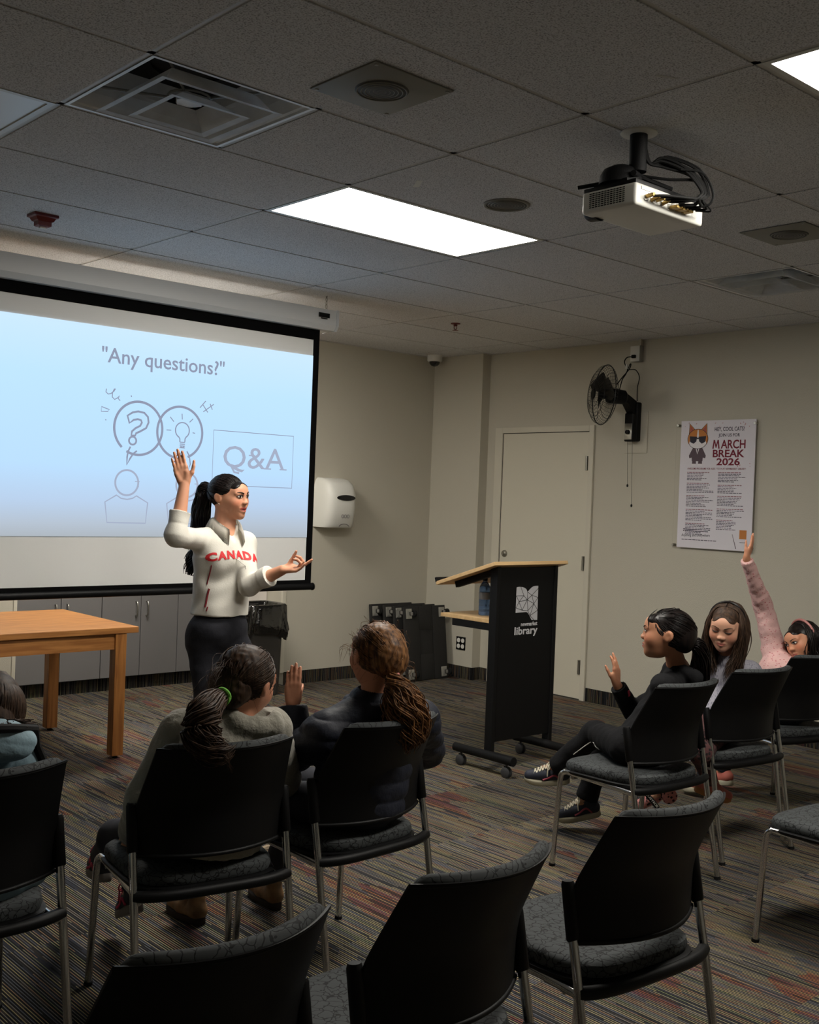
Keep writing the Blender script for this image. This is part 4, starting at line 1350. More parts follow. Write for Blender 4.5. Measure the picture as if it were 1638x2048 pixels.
# ================================================================ PEOPLE: smooth bodies from blended rounded shapes
class Fr:
    """a head or torso frame: origin, axes right / forward / up, scale"""
    def __init__(s, o, right, fwd, up, k=1.0):
        s.o = np.array(o, float); s.A = np.array([right, fwd, up], float); s.k = k
    def p(s, l): return s.o + (np.array(l, float) * s.k) @ s.A
    def v(s, l): return np.array(l, float) @ s.A
    def local(s, P): return ((P - s.o) @ s.A.T) / s.k

def head_frame(o, yaw, pitch, roll, k):
    y, p, r = R(yaw), R(pitch), R(roll)
    f = Vector((math.sin(y) * math.cos(p), math.cos(y) * math.cos(p), math.sin(p)))
    rt = Vector((math.cos(y), -math.sin(y), 0))
    up = rt.cross(f)
    q = Matrix.Rotation(r, 3, f)
    return Fr(o, q @ rt, f, q @ up, k)

nrm = lambda v: np.array(v, float) / (np.linalg.norm(v) + 1e-12)
def RC(a, b, ra, rb, k=.02, sub=False, fl=None):
    """rounded cone; fl=(axis, factor>1) makes it thinner along the axis"""
    return ('rc', np.array(a, float), np.array(b, float), ra, rb, k, sub, fl)
def FC(a, b, ra, rb, k=.01, sub=False, fl=None):
    return ('fc', np.array(a, float), np.array(b, float), ra, rb, k, sub, fl)
def EL(c, r, A=None, k=.02, sub=False):
    return ('el', np.array(c, float), np.array(r, float), np.eye(3) if A is None else np.array(A, float), 0, k, sub, None)

def prim_d(pr, P):
    t, a, b, c, d, k, sub, fl = pr
    if t == 'el':
        q = (P - a) @ c.T
        k0 = np.linalg.norm(q / b, axis=1); k1 = np.linalg.norm(q / (b * b), axis=1) + 1e-9
        return k0 * (k0 - 1) / k1
    ab = b - a
    L2 = ab @ ab + 1e-12
    q = P - a
    if fl is not None:
        ax, f = fl
        ax = nrm(ax - ab * (np.dot(ax, ab) / L2))
        q = q + np.outer((f - 1) * (q @ ax), ax)
    h = q @ ab / L2
    hc = np.clip(h, 0, 1)
    rad = np.linalg.norm(q - np.outer(h if t == 'fc' else hc, ab), axis=1)
    dd = rad - (c + (d - c) * hc)
    if t == 'fc':
        L = math.sqrt(L2)
        dd = np.maximum(dd, np.maximum(-h * L, (h - 1) * L))
    if fl is not None: dd = dd / max(1.0, fl[1] * .6)
    return dd

def bounds(pr):
    t, a, b, c, d, k, sub, fl = pr
    if t == 'el':
        r = max(b); return a - r, a + r
    r = max(c, d)
    return np.minimum(a, b) - r, np.maximum(a, b) + r

def field(prims, P):
    D = np.full(len(P), 10.0)
    for pr in prims:
        lo, hi = bounds(pr)
        k = pr[5]
        m = k * 2 + .03
        idx = np.nonzero(np.all((P > lo - m) & (P < hi + m), axis=1))[0]
        if pr[6]:
            if len(idx) == 0: continue
            dd = -prim_d(pr, P[idx]); D0 = D[idx]
            h = np.clip(.5 - .5 * (D0 - dd) / k, 0, 1)
            D[idx] = D0 * (1 - h) + dd * h + k * h * (1 - h)
        else:
            out = np.linalg.norm(np.maximum(np.maximum(lo - P, P - hi), 0), axis=1) + .02
            if len(idx):
                dd = prim_d(pr, P[idx]); D0 = D[idx]
                h = np.clip(.5 + .5 * (D0 - dd) / k, 0, 1)
                new = D0 * (1 - h) + dd * h - k * h * (1 - h)
                far = np.minimum(D, out); far[idx] = new; D = far
            else:
                D = np.minimum(D, out)
    return D

def sdf_arrays(prims, h, warp=None):
    los, his = zip(*[bounds(p) for p in prims if not p[6]])
    lo = np.min(los, 0) - 3 * h; hi = np.max(his, 0) + 3 * h
    B = 8
    nb = np.ceil((hi - lo) / (h * B)).astype(int) + 1
    n = nb * B
    bi = np.stack(np.meshgrid(*[np.arange(x) for x in nb], indexing='ij'), -1).reshape(-1, 3)
    cen = lo + (bi * B + B / 2) * h
    dc = field(prims, cen)
    half = h * B * .87
    val = np.repeat(np.repeat(np.repeat(np.where(dc > 0, 1.0, -1.0).reshape(nb), B, 0), B, 1), B, 2).astype(np.float32)
    act = bi[np.abs(dc) < half * 1.6 + .012]
    off = np.stack(np.meshgrid(*[np.arange(B)] * 3, indexing='ij'), -1).reshape(-1, 3)
    for s in range(0, len(act), 400):
        g = (act[s:s + 400, None, :] * B + off[None]).reshape(-1, 3)
        P = lo + g * h
        if warp is not None: d = field(prims, P) + warp(P)
        else: d = field(prims, P)
        val[g[:, 0], g[:, 1], g[:, 2]] = d
    # surface nets
    s = val < 0
    c = s[:-1, :-1, :-1].astype(np.int8)
    tot = np.zeros(c.shape, np.int8)
    corners = [(i, j, k) for i in (0, 1) for j in (0, 1) for k in (0, 1)]
    sl = lambda a, i, j, k: a[i:a.shape[0] - 1 + i, j:a.shape[1] - 1 + j, k:a.shape[2] - 1 + k]
    for cc in corners: tot += sl(s, *cc)
    cells = np.argwhere((tot > 0) & (tot < 8))
    cv = {cc: val[cells[:, 0] + cc[0], cells[:, 1] + cc[1], cells[:, 2] + cc[2]] for cc in corners}
    acc = np.zeros((len(cells), 3)); cnt = np.zeros(len(cells))
    for A in corners:
        for ax in range(3):
            if A[ax] == 1: continue
            Bc = list(A); Bc[ax] = 1; Bc = tuple(Bc)
            va, vb = cv[A], cv[Bc]
            m = (va < 0) != (vb < 0)
            t = np.where(m, va / np.where(m, va - vb, 1), 0)
            pt = np.array(A, float)[None].repeat(len(cells), 0)
            pt[:, ax] += t
            acc[m] += pt[m]; cnt[m] += 1
    V = lo + (cells + acc / cnt[:, None]) * h
    idx = np.full(tot.shape, -1, np.int32)
    idx[cells[:, 0], cells[:, 1], cells[:, 2]] = np.arange(len(cells))
    F = []
    for ax in range(3):
        a1, a2 = (ax + 1) % 3, (ax + 2) % 3
        lo_s = [slice(1, -1)] * 3; hi_s = [slice(1, -1)] * 3
        lo_s[ax] = slice(0, -1); hi_s[ax] = slice(1, None)
        S0, S1 = s[tuple(lo_s)], s[tuple(hi_s)]
        e = np.argwhere(S0 != S1)
        if len(e) == 0: continue
        flip = S0[e[:, 0], e[:, 1], e[:, 2]]
        e = e + 1; e[:, ax] -= 1
        q = []
        for d1, d2 in ((-1, -1), (0, -1), (0, 0), (-1, 0)):
            c_ = e.copy(); c_[:, a1] += d1; c_[:, a2] += d2
            q.append(idx[c_[:, 0], c_[:, 1], c_[:, 2]])
        q = np.stack(q, 1)
        ok = (q >= 0).all(1)
        q, fl = q[ok], flip[ok]
        q[~fl] = q[~fl][:, ::-1]
        F.append(q)
    return V, np.concatenate(F)

def smooth_v(V, F, it=1, lam=.5):
    for _ in range(it):
        acc = np.zeros_like(V); cnt = np.zeros(len(V))
        for a, b in ((0, 1), (1, 2), (2, 3), (3, 0)):
            np.add.at(acc, F[:, a], V[F[:, b]]); np.add.at(cnt, F[:, a], 1)
            np.add.at(acc, F[:, b], V[F[:, a]]); np.add.at(cnt, F[:, b], 1)
        V = V + lam * (acc / np.maximum(cnt, 1)[:, None] - V)
    return V

def blob(name, prims, h, m, parent, paint=None, it=1, disp=None):
    V, F = sdf_arrays(prims, h)
    V = smooth_v(V, F, it)
    me = bpy.data.meshes.new(name)
    if disp is not None:
        me.from_pydata(V.tolist(), [], F.tolist())
        nr = np.zeros(len(V) * 3); me.vertices.foreach_get('normal', nr)
        V = V + nr.reshape(-1, 3) * disp(V)[:, None]
        bpy.data.meshes.remove(me); me = bpy.data.meshes.new(name)
    me.from_pydata(V.tolist(), [], F.tolist())
    if paint is not None:
        ca = me.color_attributes.new('Col', 'FLOAT_COLOR', 'POINT')
        c = np.ones((len(V), 4)); c[:, :3] = paint(V)
        ca.data.foreach_set('color', c.ravel())
    o = link_mesh(name, me, m, parent, True, False, 0)
    tree = BVHTree.FromPolygons(V.tolist(), F.tolist())
    me.transform(mw(root_of(o)).inverted())
    return o, tree

def wn(P, sc_, seed=0):
    """cheap wrinkles: sum of skewed sines"""
    q = P * sc_
    return (np.sin(q[:, 0] * 1.7 + q[:, 2] * 1.1 + 2 * np.sin(q[:, 1] * .9 + seed)) + np.sin(q[:, 1] * 2.1 - q[:, 2] * 1.6 + 1.7 * np.sin(q[:, 0] * 1.3 + seed * 2)) + np.sin(q[:, 2] * 2.3 + q[:, 0] * .7 + seed)) / 3

# ---------------------------------------------------------------- head
def head_prims(F, smile=0, young=0):
    E = lambda c, r, k=.02, sub=False: EL(F.p(c), np.array(r) * F.k, F.A, k * F.k / .22, sub)
    Q = lambda a, b, ra, rb, k=.015, sub=False: RC(F.p(a), F.p(b), ra * F.k, rb * F.k, k * F.k / .22, sub)
    y = young
    L = [E((0, -.09, .13), (.335, .405, .365)),
         E((0, .10, -.06), (.285 + .01 * y, .30, .33), .03),
         E((0, .17, -.30), (.165 + .02 * y, .20, .155), .03),
         E((0, .285, -.405 + .02 * y), (.085, .075, .07), .02),
         E((0, .30, .16), (.22, .13, .15), .03),
         E((.155, .245, -.10), (.115, .12, .12), .025), E((-.155, .245, -.10), (.115, .12, .12), .025)]
    for s in (-1, 1):
        L.append(E((s * .138, .440, .032), (.078, .062, .046), .014, True))
        L.append(E((s * .135, .345, .028), (.068, .058, .050), .006))
        L.append(Q((s * .05, .402, .085), (s * .215, .345, .098), .022, .016, .012))
    L += [Q((0, .382, .06), (0, .440 - .012 * y, -.095), .024, .036, .012),
          E((0, .452 - .015 * y, -.105), (.040, .038, .034), .010),
          E((.048, .425, -.115), (.030, .036, .028), .008), E((-.048, .425, -.115), (.030, .036, .028), .008)]
    if smile:
        L += [Q((-.108, .352, -.222), (0, .398, -.238), .016, .024, .008), Q((.108, .352, -.222), (0, .398, -.238), .016, .024, .008),
              Q((-.085, .350, -.270), (0, .388, -.298), .018, .026, .010), Q((.085, .350, -.270), (0, .388, -.298), .018, .026, .010),
              E((0, .405, -.262), (.075, .05, .010), .006, True)]
    else:
        L += [Q((-.088, .362, -.238), (0, .400, -.232), .014, .024, .008), Q((.088, .362, -.238), (0, .400, -.232), .014, .024, .008),
              Q((-.070, .360, -.266), (0, .390, -.272), .016, .026, .008), Q((.070, .360, -.266), (0, .390, -.272), .016, .026, .008),
              E((0, .428, -.251), (.085, .03, .006), .005, True)]
    for s in (-1, 1):
        L.append(E((s * .345, -.045, .005), (.030, .070, .105), .012))
        L.append(E((s * .355, -.075, .03), (.040, .062, .085), .008))
        L.append(E((s * .398, -.035, .010), (.026, .038, .060), .008, True))
    return L

def paint_skin(F, skin, lip, brow, smile=0, lid=None):
    skin, lip, brow = np.array(skin[:3]), np.array(lip[:3]), np.array(brow[:3])
    def f(V):
        q = F.local(V)
        x, y, z = np.abs(q[:, 0]), q[:, 1], q[:, 2]
        c = np.tile(skin, (len(V), 1))
        face = (y > .2) & (np.abs(z) < .6) & (x < .5)
        def mixin(c, m, col, soft): 
            m = np.clip(m, 0, 1)[:, None] * soft
            return c * (1 - m) + col * m
        # blush
        m = np.exp(-(((x - .19) / .085) ** 2 + ((z + .10) / .08) ** 2)) * face
        c = mixin(c, m, skin * np.array([1.08, .72, .68]), .6)
        zc = -.25 if not smile else -.256
        w = .098 if not smile else .118
        hgt = (.036 if not smile else .052) * np.sqrt(np.clip(1 - (x / w) ** 2, 0, 1))
        zz = z - (zc + (.02 if smile else .006) * (x / w) ** 2)
        m = np.clip((hgt - np.abs(zz)) / .008, 0, 1) * (y > .33) * (x < w)
        c = mixin(c, m, lip, .9)
        # eye line
        if lid is not None:
            ez = z - .030
            rr = (x - .135) ** 2 / .082 ** 2 + ez ** 2 / .046 ** 2
            m = np.clip((1.25 - rr) / .3, 0, 1) * (y > .25)
            c = mixin(c, m, np.array(lid[:3]), .75)
        m = np.exp(-(((x - .03) / .014) ** 2 + ((z + .142) / .010) ** 2)) * (y > .4)
        c = mixin(c, m, skin * .25, .8)
        return c
    return f

def surf(tree, F, x, z, y0=.9):
    o = F.p((x, y0, z)); d = -F.v((0, 1, 0))
    hit = tree.ray_cast(Vector(o), Vector(nrm(d)))
    return np.array(hit[0]) if hit[0] is not None else F.p((x, .35, z))

def add_face(F, tree, body, closed=False, brow_col=None, gaze=0.0, eyes=True, smile=0, bw=.75):
    fwd = F.v((0, 1, 0))
    for s in (-1, 1):
        if eyes and not closed:
            b = NB()
            c = F.p((s * .134, .372, .026))
            pts = []
            # white almond
            rows = []
            N = 14
            for i in range(N + 1):
                u = -1 + 2 * i / N
                hgt = .031 * (1 - u * u) ** .7
                rows.append((s * .134 + u * .068, hgt, u))
            up_, lo_ = [], []
            for x, hg, u in rows:
                for sgn, lst in ((1, up_), (-1, lo_)):
                    z = .028 + .006 * u * s + sgn * hg * (1.0 if sgn > 0 else .7)
                    lst.append(b.verts.new(Vector(surf(tree, F, x, z) + fwd * .0012)))
            md = [b.verts.new(Vector(surf(tree, F, x, .028 + .006 * u * s) + fwd * .0022)) for x, hg, u in rows]
            for i in range(N):
                b.faces.new((up_[i], up_[i + 1], md[i + 1], md[i])); b.faces.new((md[i], md[i + 1], lo_[i + 1], lo_[i]))
            ey = obj('eye', b, M['eye_white'], body, world=True)
            b = NB()
            gx = s * .134 + gaze
            cc = b.verts.new(Vector(surf(tree, F, gx, .030) + fwd * .0034))
            ring = [b.verts.new(Vector(surf(tree, F, gx + .027 * math.cos(a), .032 + .026 * math.sin(a)) + fwd * .0028)) for a in [2 * PI * k / 16 for k in range(16)]]
            for k in range(16): b.faces.new((cc, ring[k], ring[(k + 1) % 16]))
            obj('iris', b, M['iris'], ey, world=True)
        # lash line
        b = NB()
        pts = []
        for i in range(11):
            u = -1 + 2 * i / 10
            z = .028 + .006 * u * s + (.032 * (1 - u * u) ** .7 if not closed else -.020 * (1 - u * u))
            pts.append(Vector(surf(tree, F, s * .134 + u * .074, z) + fwd * .0016))
        tube(b, pts, [F.k * (.003 + .007 * math.sin(PI * i / 10) ** .6) for i in range(11)], 6)
        obj('eyelashes', b, M['lash'], body, world=True)
        b = NB()
        pts = []
        for i in range(11):
            u = i / 10
            x = s * (.055 + .165 * u); z = .092 + .036 * math.sin(PI * u * .72) - .004 * u
            pts.append(Vector(surf(tree, F, x, z) + fwd * .0008))
        tube(b, pts, [F.k * bw * (.0145 * (1 - .7 * i / 10)) for i in range(11)], 6, flat=(Vector(fwd), .5))
        obj('eyebrow', b, brow_col or M['hair_black'], body, world=True)
    if smile:
        b = NB()
        rows = []
        for i in range(9):
            u = -1 + 2 * i / 8
            x = u * .062
            y = .375 - .02 * u * u
            rows.append((b.verts.new(Vector(F.p((x, y, -.245 + .012 * u * u)))), b.verts.new(Vector(F.p((x, y, -.274 + .018 * u * u))))))
        for A_, B_ in zip(rows, rows[1:]): b.faces.new((A_[0], B_[0], B_[1], A_[1]))
        bmesh.ops.solidify(b, geom=b.faces[:], thickness=.002)
        obj('teeth', b, M['teeth'], body, world=True)

# ---------------------------------------------------------------- hand
def hand_prims(w, d, n, L, side, curl=(.15, .15, .18, .25), spread=.06, thumb_out=.8, thumb_curl=.1, curls=None):
    """w wrist, d finger direction, n palm normal, side +1 right hand / -1 left hand"""
    w = np.array(w, float); d = nrm(d); n = np.array(n, float); n = nrm(n - d * np.dot(n, d))
    t = side * np.cross(d, n)
    P = []
    k1 = .004 * L / .17
    kn = []
    for i, (lat, al) in enumerate(((.155, .47), (.052, .50), (-.052, .48), (-.150, .43))):
        base = w + t * lat * L + d * al * L
        kn.append(base)
        P.append(RC(w + t * lat * .62 * L + d * .06 * L, base, .075 * L, .062 * L, .02 * L / .17 * .6, fl=(n, 1.15)))
    P.append(RC(w + t * .10 * L + d * .10 * L + n * .03 * L, w + t * .16 * L + d * .30 * L + n * .04 * L, .075 * L, .06 * L, .012))
    P.append(RC(w - t * .11 * L + d * .12 * L + n * .02 * L, w - t * .15 * L + d * .32 * L + n * .02 * L, .065 * L, .055 * L, .010))
    for i, (ln, ra) in enumerate(((.44, .050), (.49, .052), (.455, .049), (.36, .043))):
        p = kn[i]
        s_ = spread * (1.5 - i) 
        dd = nrm(d + t * s_)
        cu = curls[i] if curls else (curl[i], curl[i] * 1.2, curl[i] * .8)
        ang = 0
        for j, (f, c_) in enumerate(zip((.46, .30, .24), cu)):
            ang += c_
            q = p + (dd * math.cos(ang) + n * math.sin(ang)) * ln * f * L
            P.append(RC(p, q, (ra - .003 * j) * L, (ra - .003 * (j + 1) - .002) * L, k1 if j else k1 * 2))
            p = q
    p = w + t * .12 * L + d * .12 * L + n * .02 * L
    td = nrm(t * thumb_out + d * .75 + n * (.15 + thumb_curl))
    q = p + td * .22 * L
    P.append(RC(p, q, .075 * L, .058 * L, .012))
    td = nrm(t * thumb_out * .55 + d * .95 + n * (.1 + thumb_curl * 1.4)); r = q + td * .19 * L
    P.append(RC(q, r, .056 * L, .050 * L, .006))
    td = nrm(t * thumb_out * .40 + d * 1.0 + n * (.05 + thumb_curl * 1.8)); r2 = r + td * .15 * L
    P.append(RC(r, r2, .049 * L, .038 * L, .004))
    return P

# ---------------------------------------------------------------- hair strands
def strands(name, paths, r, m, parent, seg=3):
    """many thin locks as one mesh; paths: list of (N,3) arrays"""
    vs, fs = [], []
    for P in paths:
        P = np.asarray(P, float)
        n = len(P)
        T = np.gradient(P, axis=0); T /= np.linalg.norm(T, axis=1)[:, None] + 1e-9
        a = np.cross(T, [0.31, .22, .92]); a /= np.linalg.norm(a, axis=1)[:, None] + 1e-9
        b_ = np.cross(T, a)
        rr = r * (np.sin(np.linspace(.25, PI * .97, n)) ** .5)[:, None] * random.uniform(.6, 1.3)
        o = len(vs)
        for k in range(seg):
            an = 2 * PI * k / seg
            ring = P + (a * math.cos(an) + b_ * math.sin(an)) * rr
            vs.extend(ring.tolist())
        for k in range(seg):
            k2 = (k + 1) % seg
            for i in range(n - 1):
                fs.append((o + k * n + i, o + k * n + i + 1, o + k2 * n + i + 1, o + k2 * n + i))
    me = bpy.data.meshes.new(name)
    me.from_pydata(vs, [], fs)
    o = link_mesh(name, me, m, parent, True, False, 0)
    me.transform(mw(root_of(o)).inverted())
    return o

def bez(pts, n):
    P = smooth_path([tuple(p) for p in pts], n)
    return np.array([tuple(p) for p in P])

HC, HR = np.array((0, -.09, .13)), np.array((.352, .422, .385))
def on_skull(dv, k=1.0):
    return HC + nrm(dv) * HR * k

def skull_hair(F, tie, n=260, lift=1.02, hairline=.30, zlow=-.18, messy=.01, part=0.0):
    """locks combed over the skull to the tie point (local)"""
    out = []
    td = nrm((np.array(tie) - HC) / HR)
    for _ in range(n):
        th = random.uniform(-PI, PI)
        # root ring along the hairline: front, temples, nape
        fr = np.array((math.sin(th) * .95, math.cos(th), 0.0))
        if math.cos(th) > .25: z = hairline - .04 + random.uniform(-.03, .05) - .40 * abs(math.sin(th)) ** 1.5
        elif math.cos(th) > -.25: z = .10 + random.uniform(-.1, .3)
        else: z = -.42 + random.uniform(-.05, .12)
        if random.random() < .45:
            z += random.uniform(0, .8)
        d0 = nrm((fr[0], fr[1] if fr[1] < 0 else fr[1] * .9, z))
        pts = []
        N = 12
        jit = np.random.normal(0, messy, 3)
        for i in range(N):
            u = i / (N - 1)
            dv = nrm(d0 * (1 - u) + td * u + jit * math.sin(PI * u))
            pts.append(F.p(on_skull(dv, lift + .02 * math.sin(PI * u) + random.uniform(0, .012))))
        out.append(np.array(pts))
    return out

def tail_hair(guide, radii, n=140, wave=.0, freq=3, seedv=0, fray=.0):
    """locks along a world-space guide line with given radii"""
    G = bez(guide, 5)
    m = len(G)
    rad = np.interp(np.linspace(0, 1, m), np.linspace(0, 1, len(radii)), radii)
    T = np.gradient(G, axis=0); T /= np.linalg.norm(T, axis=1)[:, None] + 1e-9
    a = np.cross(T, [.21, .35, .9]); a /= np.linalg.norm(a, axis=1)[:, None] + 1e-9
    b_ = np.cross(T, a)
    out = []
    for _ in range(n):
        an = random.uniform(0, 2 * PI); q = math.sqrt(random.random())
        ph = random.uniform(0, 6.28); e = random.randint(int(m * .75), m)
        u = np.linspace(0, 1, m)
        w1 = wave * np.sin(freq * 6.28 * u + ph) * u ** .5; w2 = wave * np.cos(freq * 6.28 * u + ph * 1.3) * u ** .5
        r_ = rad * q * (1 + fray * u * random.uniform(-1, 2))
        P = G + a * (r_ * math.cos(an) + w1)[:, None] + b_ * (r_ * math.sin(an) + w2)[:, None]
        out.append(P[:e])
    return out

def cap_prims(F, extra=(), face_y=.54, cut=(.40, .50, .37), cz=-.125, fat=1.0, neck=-.22):
    L = [EL(F.p(HC), HR * F.k * 1.0 * fat, F.A, .01), EL(F.p((0, .287, .190)), np.array((.234, .146, .152)) * F.k, F.A, .02)]
    L += list(extra)
    L.append(EL(F.p((0, face_y, cz)), np.array(cut) * F.k, F.A, .012, True))
    L.append(EL(F.p((0, .47, .215)), np.array((.085, .12, .105)) * F.k, F.A, .02, True))
    L.append(EL(F.p((0, .10, -.62)), np.array((.6, .40, .42)) * F.k, F.A, .015, True))
    return L

# ---------------------------------------------------------------- torso and limbs
def torso(chest, pelvis, right, s, w=1.0, t=1.0):
    """returns (prims, axes)"""
    up = nrm(np.array(chest) - np.array(pelvis)); r = np.array(right, float); r = nrm(r - up * np.dot(r, up)); f = np.cross(up, r)
    A = np.array([r, f, up])
    c, p = np.array(chest, float), np.array(pelvis, float)
    mid = (c + p) / 2
    return [EL(c, np.array((.150, .098, .155)) * s * w * np.array((1, t, 1)), A, .03), EL(mid, np.array((.122, .088, .15)) * s * w * np.array((1, t, 1)), A, .04), EL(p, np.array((.158, .112, .125)) * s * w * np.array((1, t, 1)), A, .04)], A

M['eye_white'] = mat('eye white', lin(226, 220, 214), .25)
M['iris'] = mat('dark iris', lin(28, 18, 14), .12)
M['lash'] = mat('lashes', lin(18, 13, 12), .7)
M['teeth'] = mat('teeth', lin(232, 226, 214), .3)
def hair_mat(name, c1, c2, rough=.42):
    m = bpy.data.materials.new(name)
    m.use_nodes = True
    nt = m.node_tree
    b = nt.nodes['Principled BSDF']
    b.inputs['Roughness'].default_value = rough
    b.inputs['Specular IOR Level'].default_value = .22
    tc = nn(nt, 'ShaderNodeTexCoord')
    nz = nn(nt, 'ShaderNodeTexNoise'); nz.inputs['Scale'].default_value = 110; nz.inputs['Detail'].default_value = 2
    mp = nn(nt, 'ShaderNodeMapping'); mp.inputs['Scale'].default_value = (1, 1, .16)
    nt.links.new(tc.outputs['Object'], mp.inputs[0]); nt.links.new(mp.outputs[0], nz.inputs['Vector'])
    c = ramp(nt, nz.outputs[0], [(.32, c1), (.7, c2)], const=False)
    nt.links.new(c, b.inputs['Base Color'])
    return m
M['hair_black'] = hair_mat('black hair', lin(14, 11, 11), lin(30, 23, 21), .36)
M['hair_dark'] = hair_mat('dark brown hair', lin(36, 26, 20), lin(78, 58, 44), .55)
M['hair_brown'] = hair_mat('golden brown hair', lin(56, 36, 24), lin(140, 98, 60), .5)
M['skin'] = mat('skin', lin(200, 150, 120), .5, attr='Col', spec=.35)
M['skin'].node_tree.nodes['Principled BSDF'].inputs['Subsurface Weight'].default_value = .08
M['skin'].node_tree.nodes['Principled BSDF'].inputs['Subsurface Scale'].default_value = .01

def V3(p): return np.array(p, float)
def lerp(a, b, t): return V3(a) * (1 - t) + V3(b) * t

def body_prims(J, s, F, hands, smile=0, young=0, w=1.0):
    P = head_prims(F, smile, young)
    T, A = torso(J['chest'], J['pelvis'], J['right'], s, w * .84, .95)
    P.append(RC(F.p((0, -.10, -.15)), J['neck'], .050 * s * (1 - .12 * young), .056 * s, .02))
    P.append(RC(J['neck'], J['chest'], .060 * s, .09 * s, .03))
    P += T
    for q in 'RL':
        sh, el, wr = V3(J['sh' + q]), V3(J['el' + q]), V3(J['wr' + q])
        P.append(RC(lerp(J['neck'], J['chest'], .4), sh, .042 * s, .042 * s, .02))
        P.append(RC(sh, el, .041 * s, .034 * s, .012)); P.append(RC(el, lerp(el, wr, .35), .037 * s, .036 * s, .01)); P.append(RC(lerp(el, wr, .3), wr, .036 * s, .025 * s, .008))
        P += hands[q]
        hp, kn, an = V3(J['hip' + q]), V3(J['kn' + q]), V3(J['an' + q])
        P.append(RC(hp, kn, .062 * s, .046 * s, .01)); P.append(RC(kn, lerp(kn, an, .35), .046 * s, .045 * s, .015)); P.append(RC(lerp(kn, an, .3), an, .045 * s, .030 * s, .01))
        to = an + nrm(V3(J['toe' + q]) - an) * .085 * s
        P.append(RC(an, to, .028 * s, .020 * s, .01))
    return P

def shoe(par, an, toe, L, m_up, m_sole, m_lace=None, m_acc=None, up=(0, 0, 1), name='shoe', hgt=.075, shaft=0):
    """an ankle point, toe direction vector"""
    d = nrm(toe); u = V3(up); u = nrm(u - d * np.dot(u, d)); sd = np.cross(d, u)
    an = V3(an)
    base = an - u * hgt
    fr = lambda x, y, z: base + d * x * L + sd * y * L + u * z
    P = [RC(fr(-.16, 0, .045), fr(.25, 0, .040), .16 * L, .165 * L, .01), RC(fr(.25, 0, .040), fr(.60, .01, .034), .165 * L, .13 * L, .01), RC(fr(-.12, 0, .05), fr(-.05, 0, hgt + .012 + shaft), .14 * L, .15 * L if not shaft else .19 * L, .015)]
    P.append(EL(fr(.2, 0, -.03), (L * 1.2, L * .6, .042), np.array([d, sd, u]), .004, True))
    if not shaft: P.append(FC(fr(-.06, 0, hgt + .012), fr(-.06, 0, hgt + .1), .2 * L, .2 * L, .004, True))
    else: P.append(FC(fr(-.05, 0, hgt + shaft - .004), fr(-.05, 0, hgt + shaft + .1), .3 * L, .3 * L, .004, True))
    so, _ = blob(name, P, .0035, m_up, par)
    out = []
    for k in range(36):
        a = 2 * PI * k / 36
        x = math.cos(a); y = math.sin(a)
        wdt = .185 if x > .1 else .165
        X = .21 + .52 * math.copysign(abs(x) ** .9, x); Y = wdt * math.copysign(abs(y) ** .75, y)
        out.append((X, Y))
    b = NB(); rings = []
    for zz, k in ((-.002, .93), (.004, 1.0), (.018, 1.0), (.024, .95)):
        rings.append([b.verts.new(Vector(fr((x - .21) * k + .21, y * k, zz + (.010 * max(0, (x - .45) / .28) ** 2) + (.006 if x < -.1 and zz > .01 else 0)))) for x, y in out])
    for A_, B_ in zip(rings, rings[1:]):
        for k in range(36): b.faces.new((A_[k], A_[(k + 1) % 36], B_[(k + 1) % 36], B_[k]))
    b.faces.new(rings[0]); b.faces.new(rings[-1])
    obj('sole', b, m_sole, so, world=True, angle=0)
    if m_lace:
        b = NB()
        for k in range(5):
            x = .16 + k * .07; z = .084 - k * .0065
            for s_ in (-1, 1):
                tube(b, [Vector(fr(x, -.085 * s_, z * 1.0)), Vector(fr(x + .03, 0, z + .012)), Vector(fr(x + .06, .085 * s_, z - .004))], .0032, 5)
        for s_ in (-1, 1):
            tube(b, smooth_path([fr(.13, 0, .098), fr(.10, .09 * s_, .112), fr(.14, .17 * s_, .09), fr(.17, .12 * s_, .08), fr(.14, .02 * s_, .098)]), .0028, 5)
            tube(b, smooth_path([fr(.13, 0, .098), fr(.18, .13 * s_, .085), fr(.2, .18 * s_, .05)]), .0028, 5)
        obj('lace', b, m_lace, so, world=True)
    if m_acc:
        b = NB()
        for s_ in (-1, 1):
            tube(b, smooth_path([fr(-.10, .172 * s_, .03), fr(.02, .182 * s_, .055), fr(.18, .168 * s_, .04), fr(.30, .186 * s_, .032)]), [.0045] * 18 + [.005], 6)
        tube(b, smooth_path([fr(-.13, -.10, hgt + .008), fr(-.16, 0, hgt + .018), fr(-.13, .10, hgt + .008), fr(.05, .11, hgt + .002)]), .005, 6)
        obj('shoe_trim', b, m_acc, so, world=True)
    return so

def wrist_ring(name, m, par, c, d, r, t, sq=1.0):
    b = NB()
    d = nrm(d); a = nrm(np.cross(d, (.3, .5, .8))); e = np.cross(d, a)
    tube(b, [Vector(V3(c) + (a * math.cos(x) + e * math.sin(x)) * r) for x in [2 * PI * k / 20 for k in range(20)]], t, 8, closed=True)
    return obj(name, b, m, par, world=True)

def surface_line(tree, pts, w, off=.0015):
    out = []
    for p in pts:
        r = tree.find_nearest(Vector(p))
        out.append(r[0] + r[1] * off)
    return out

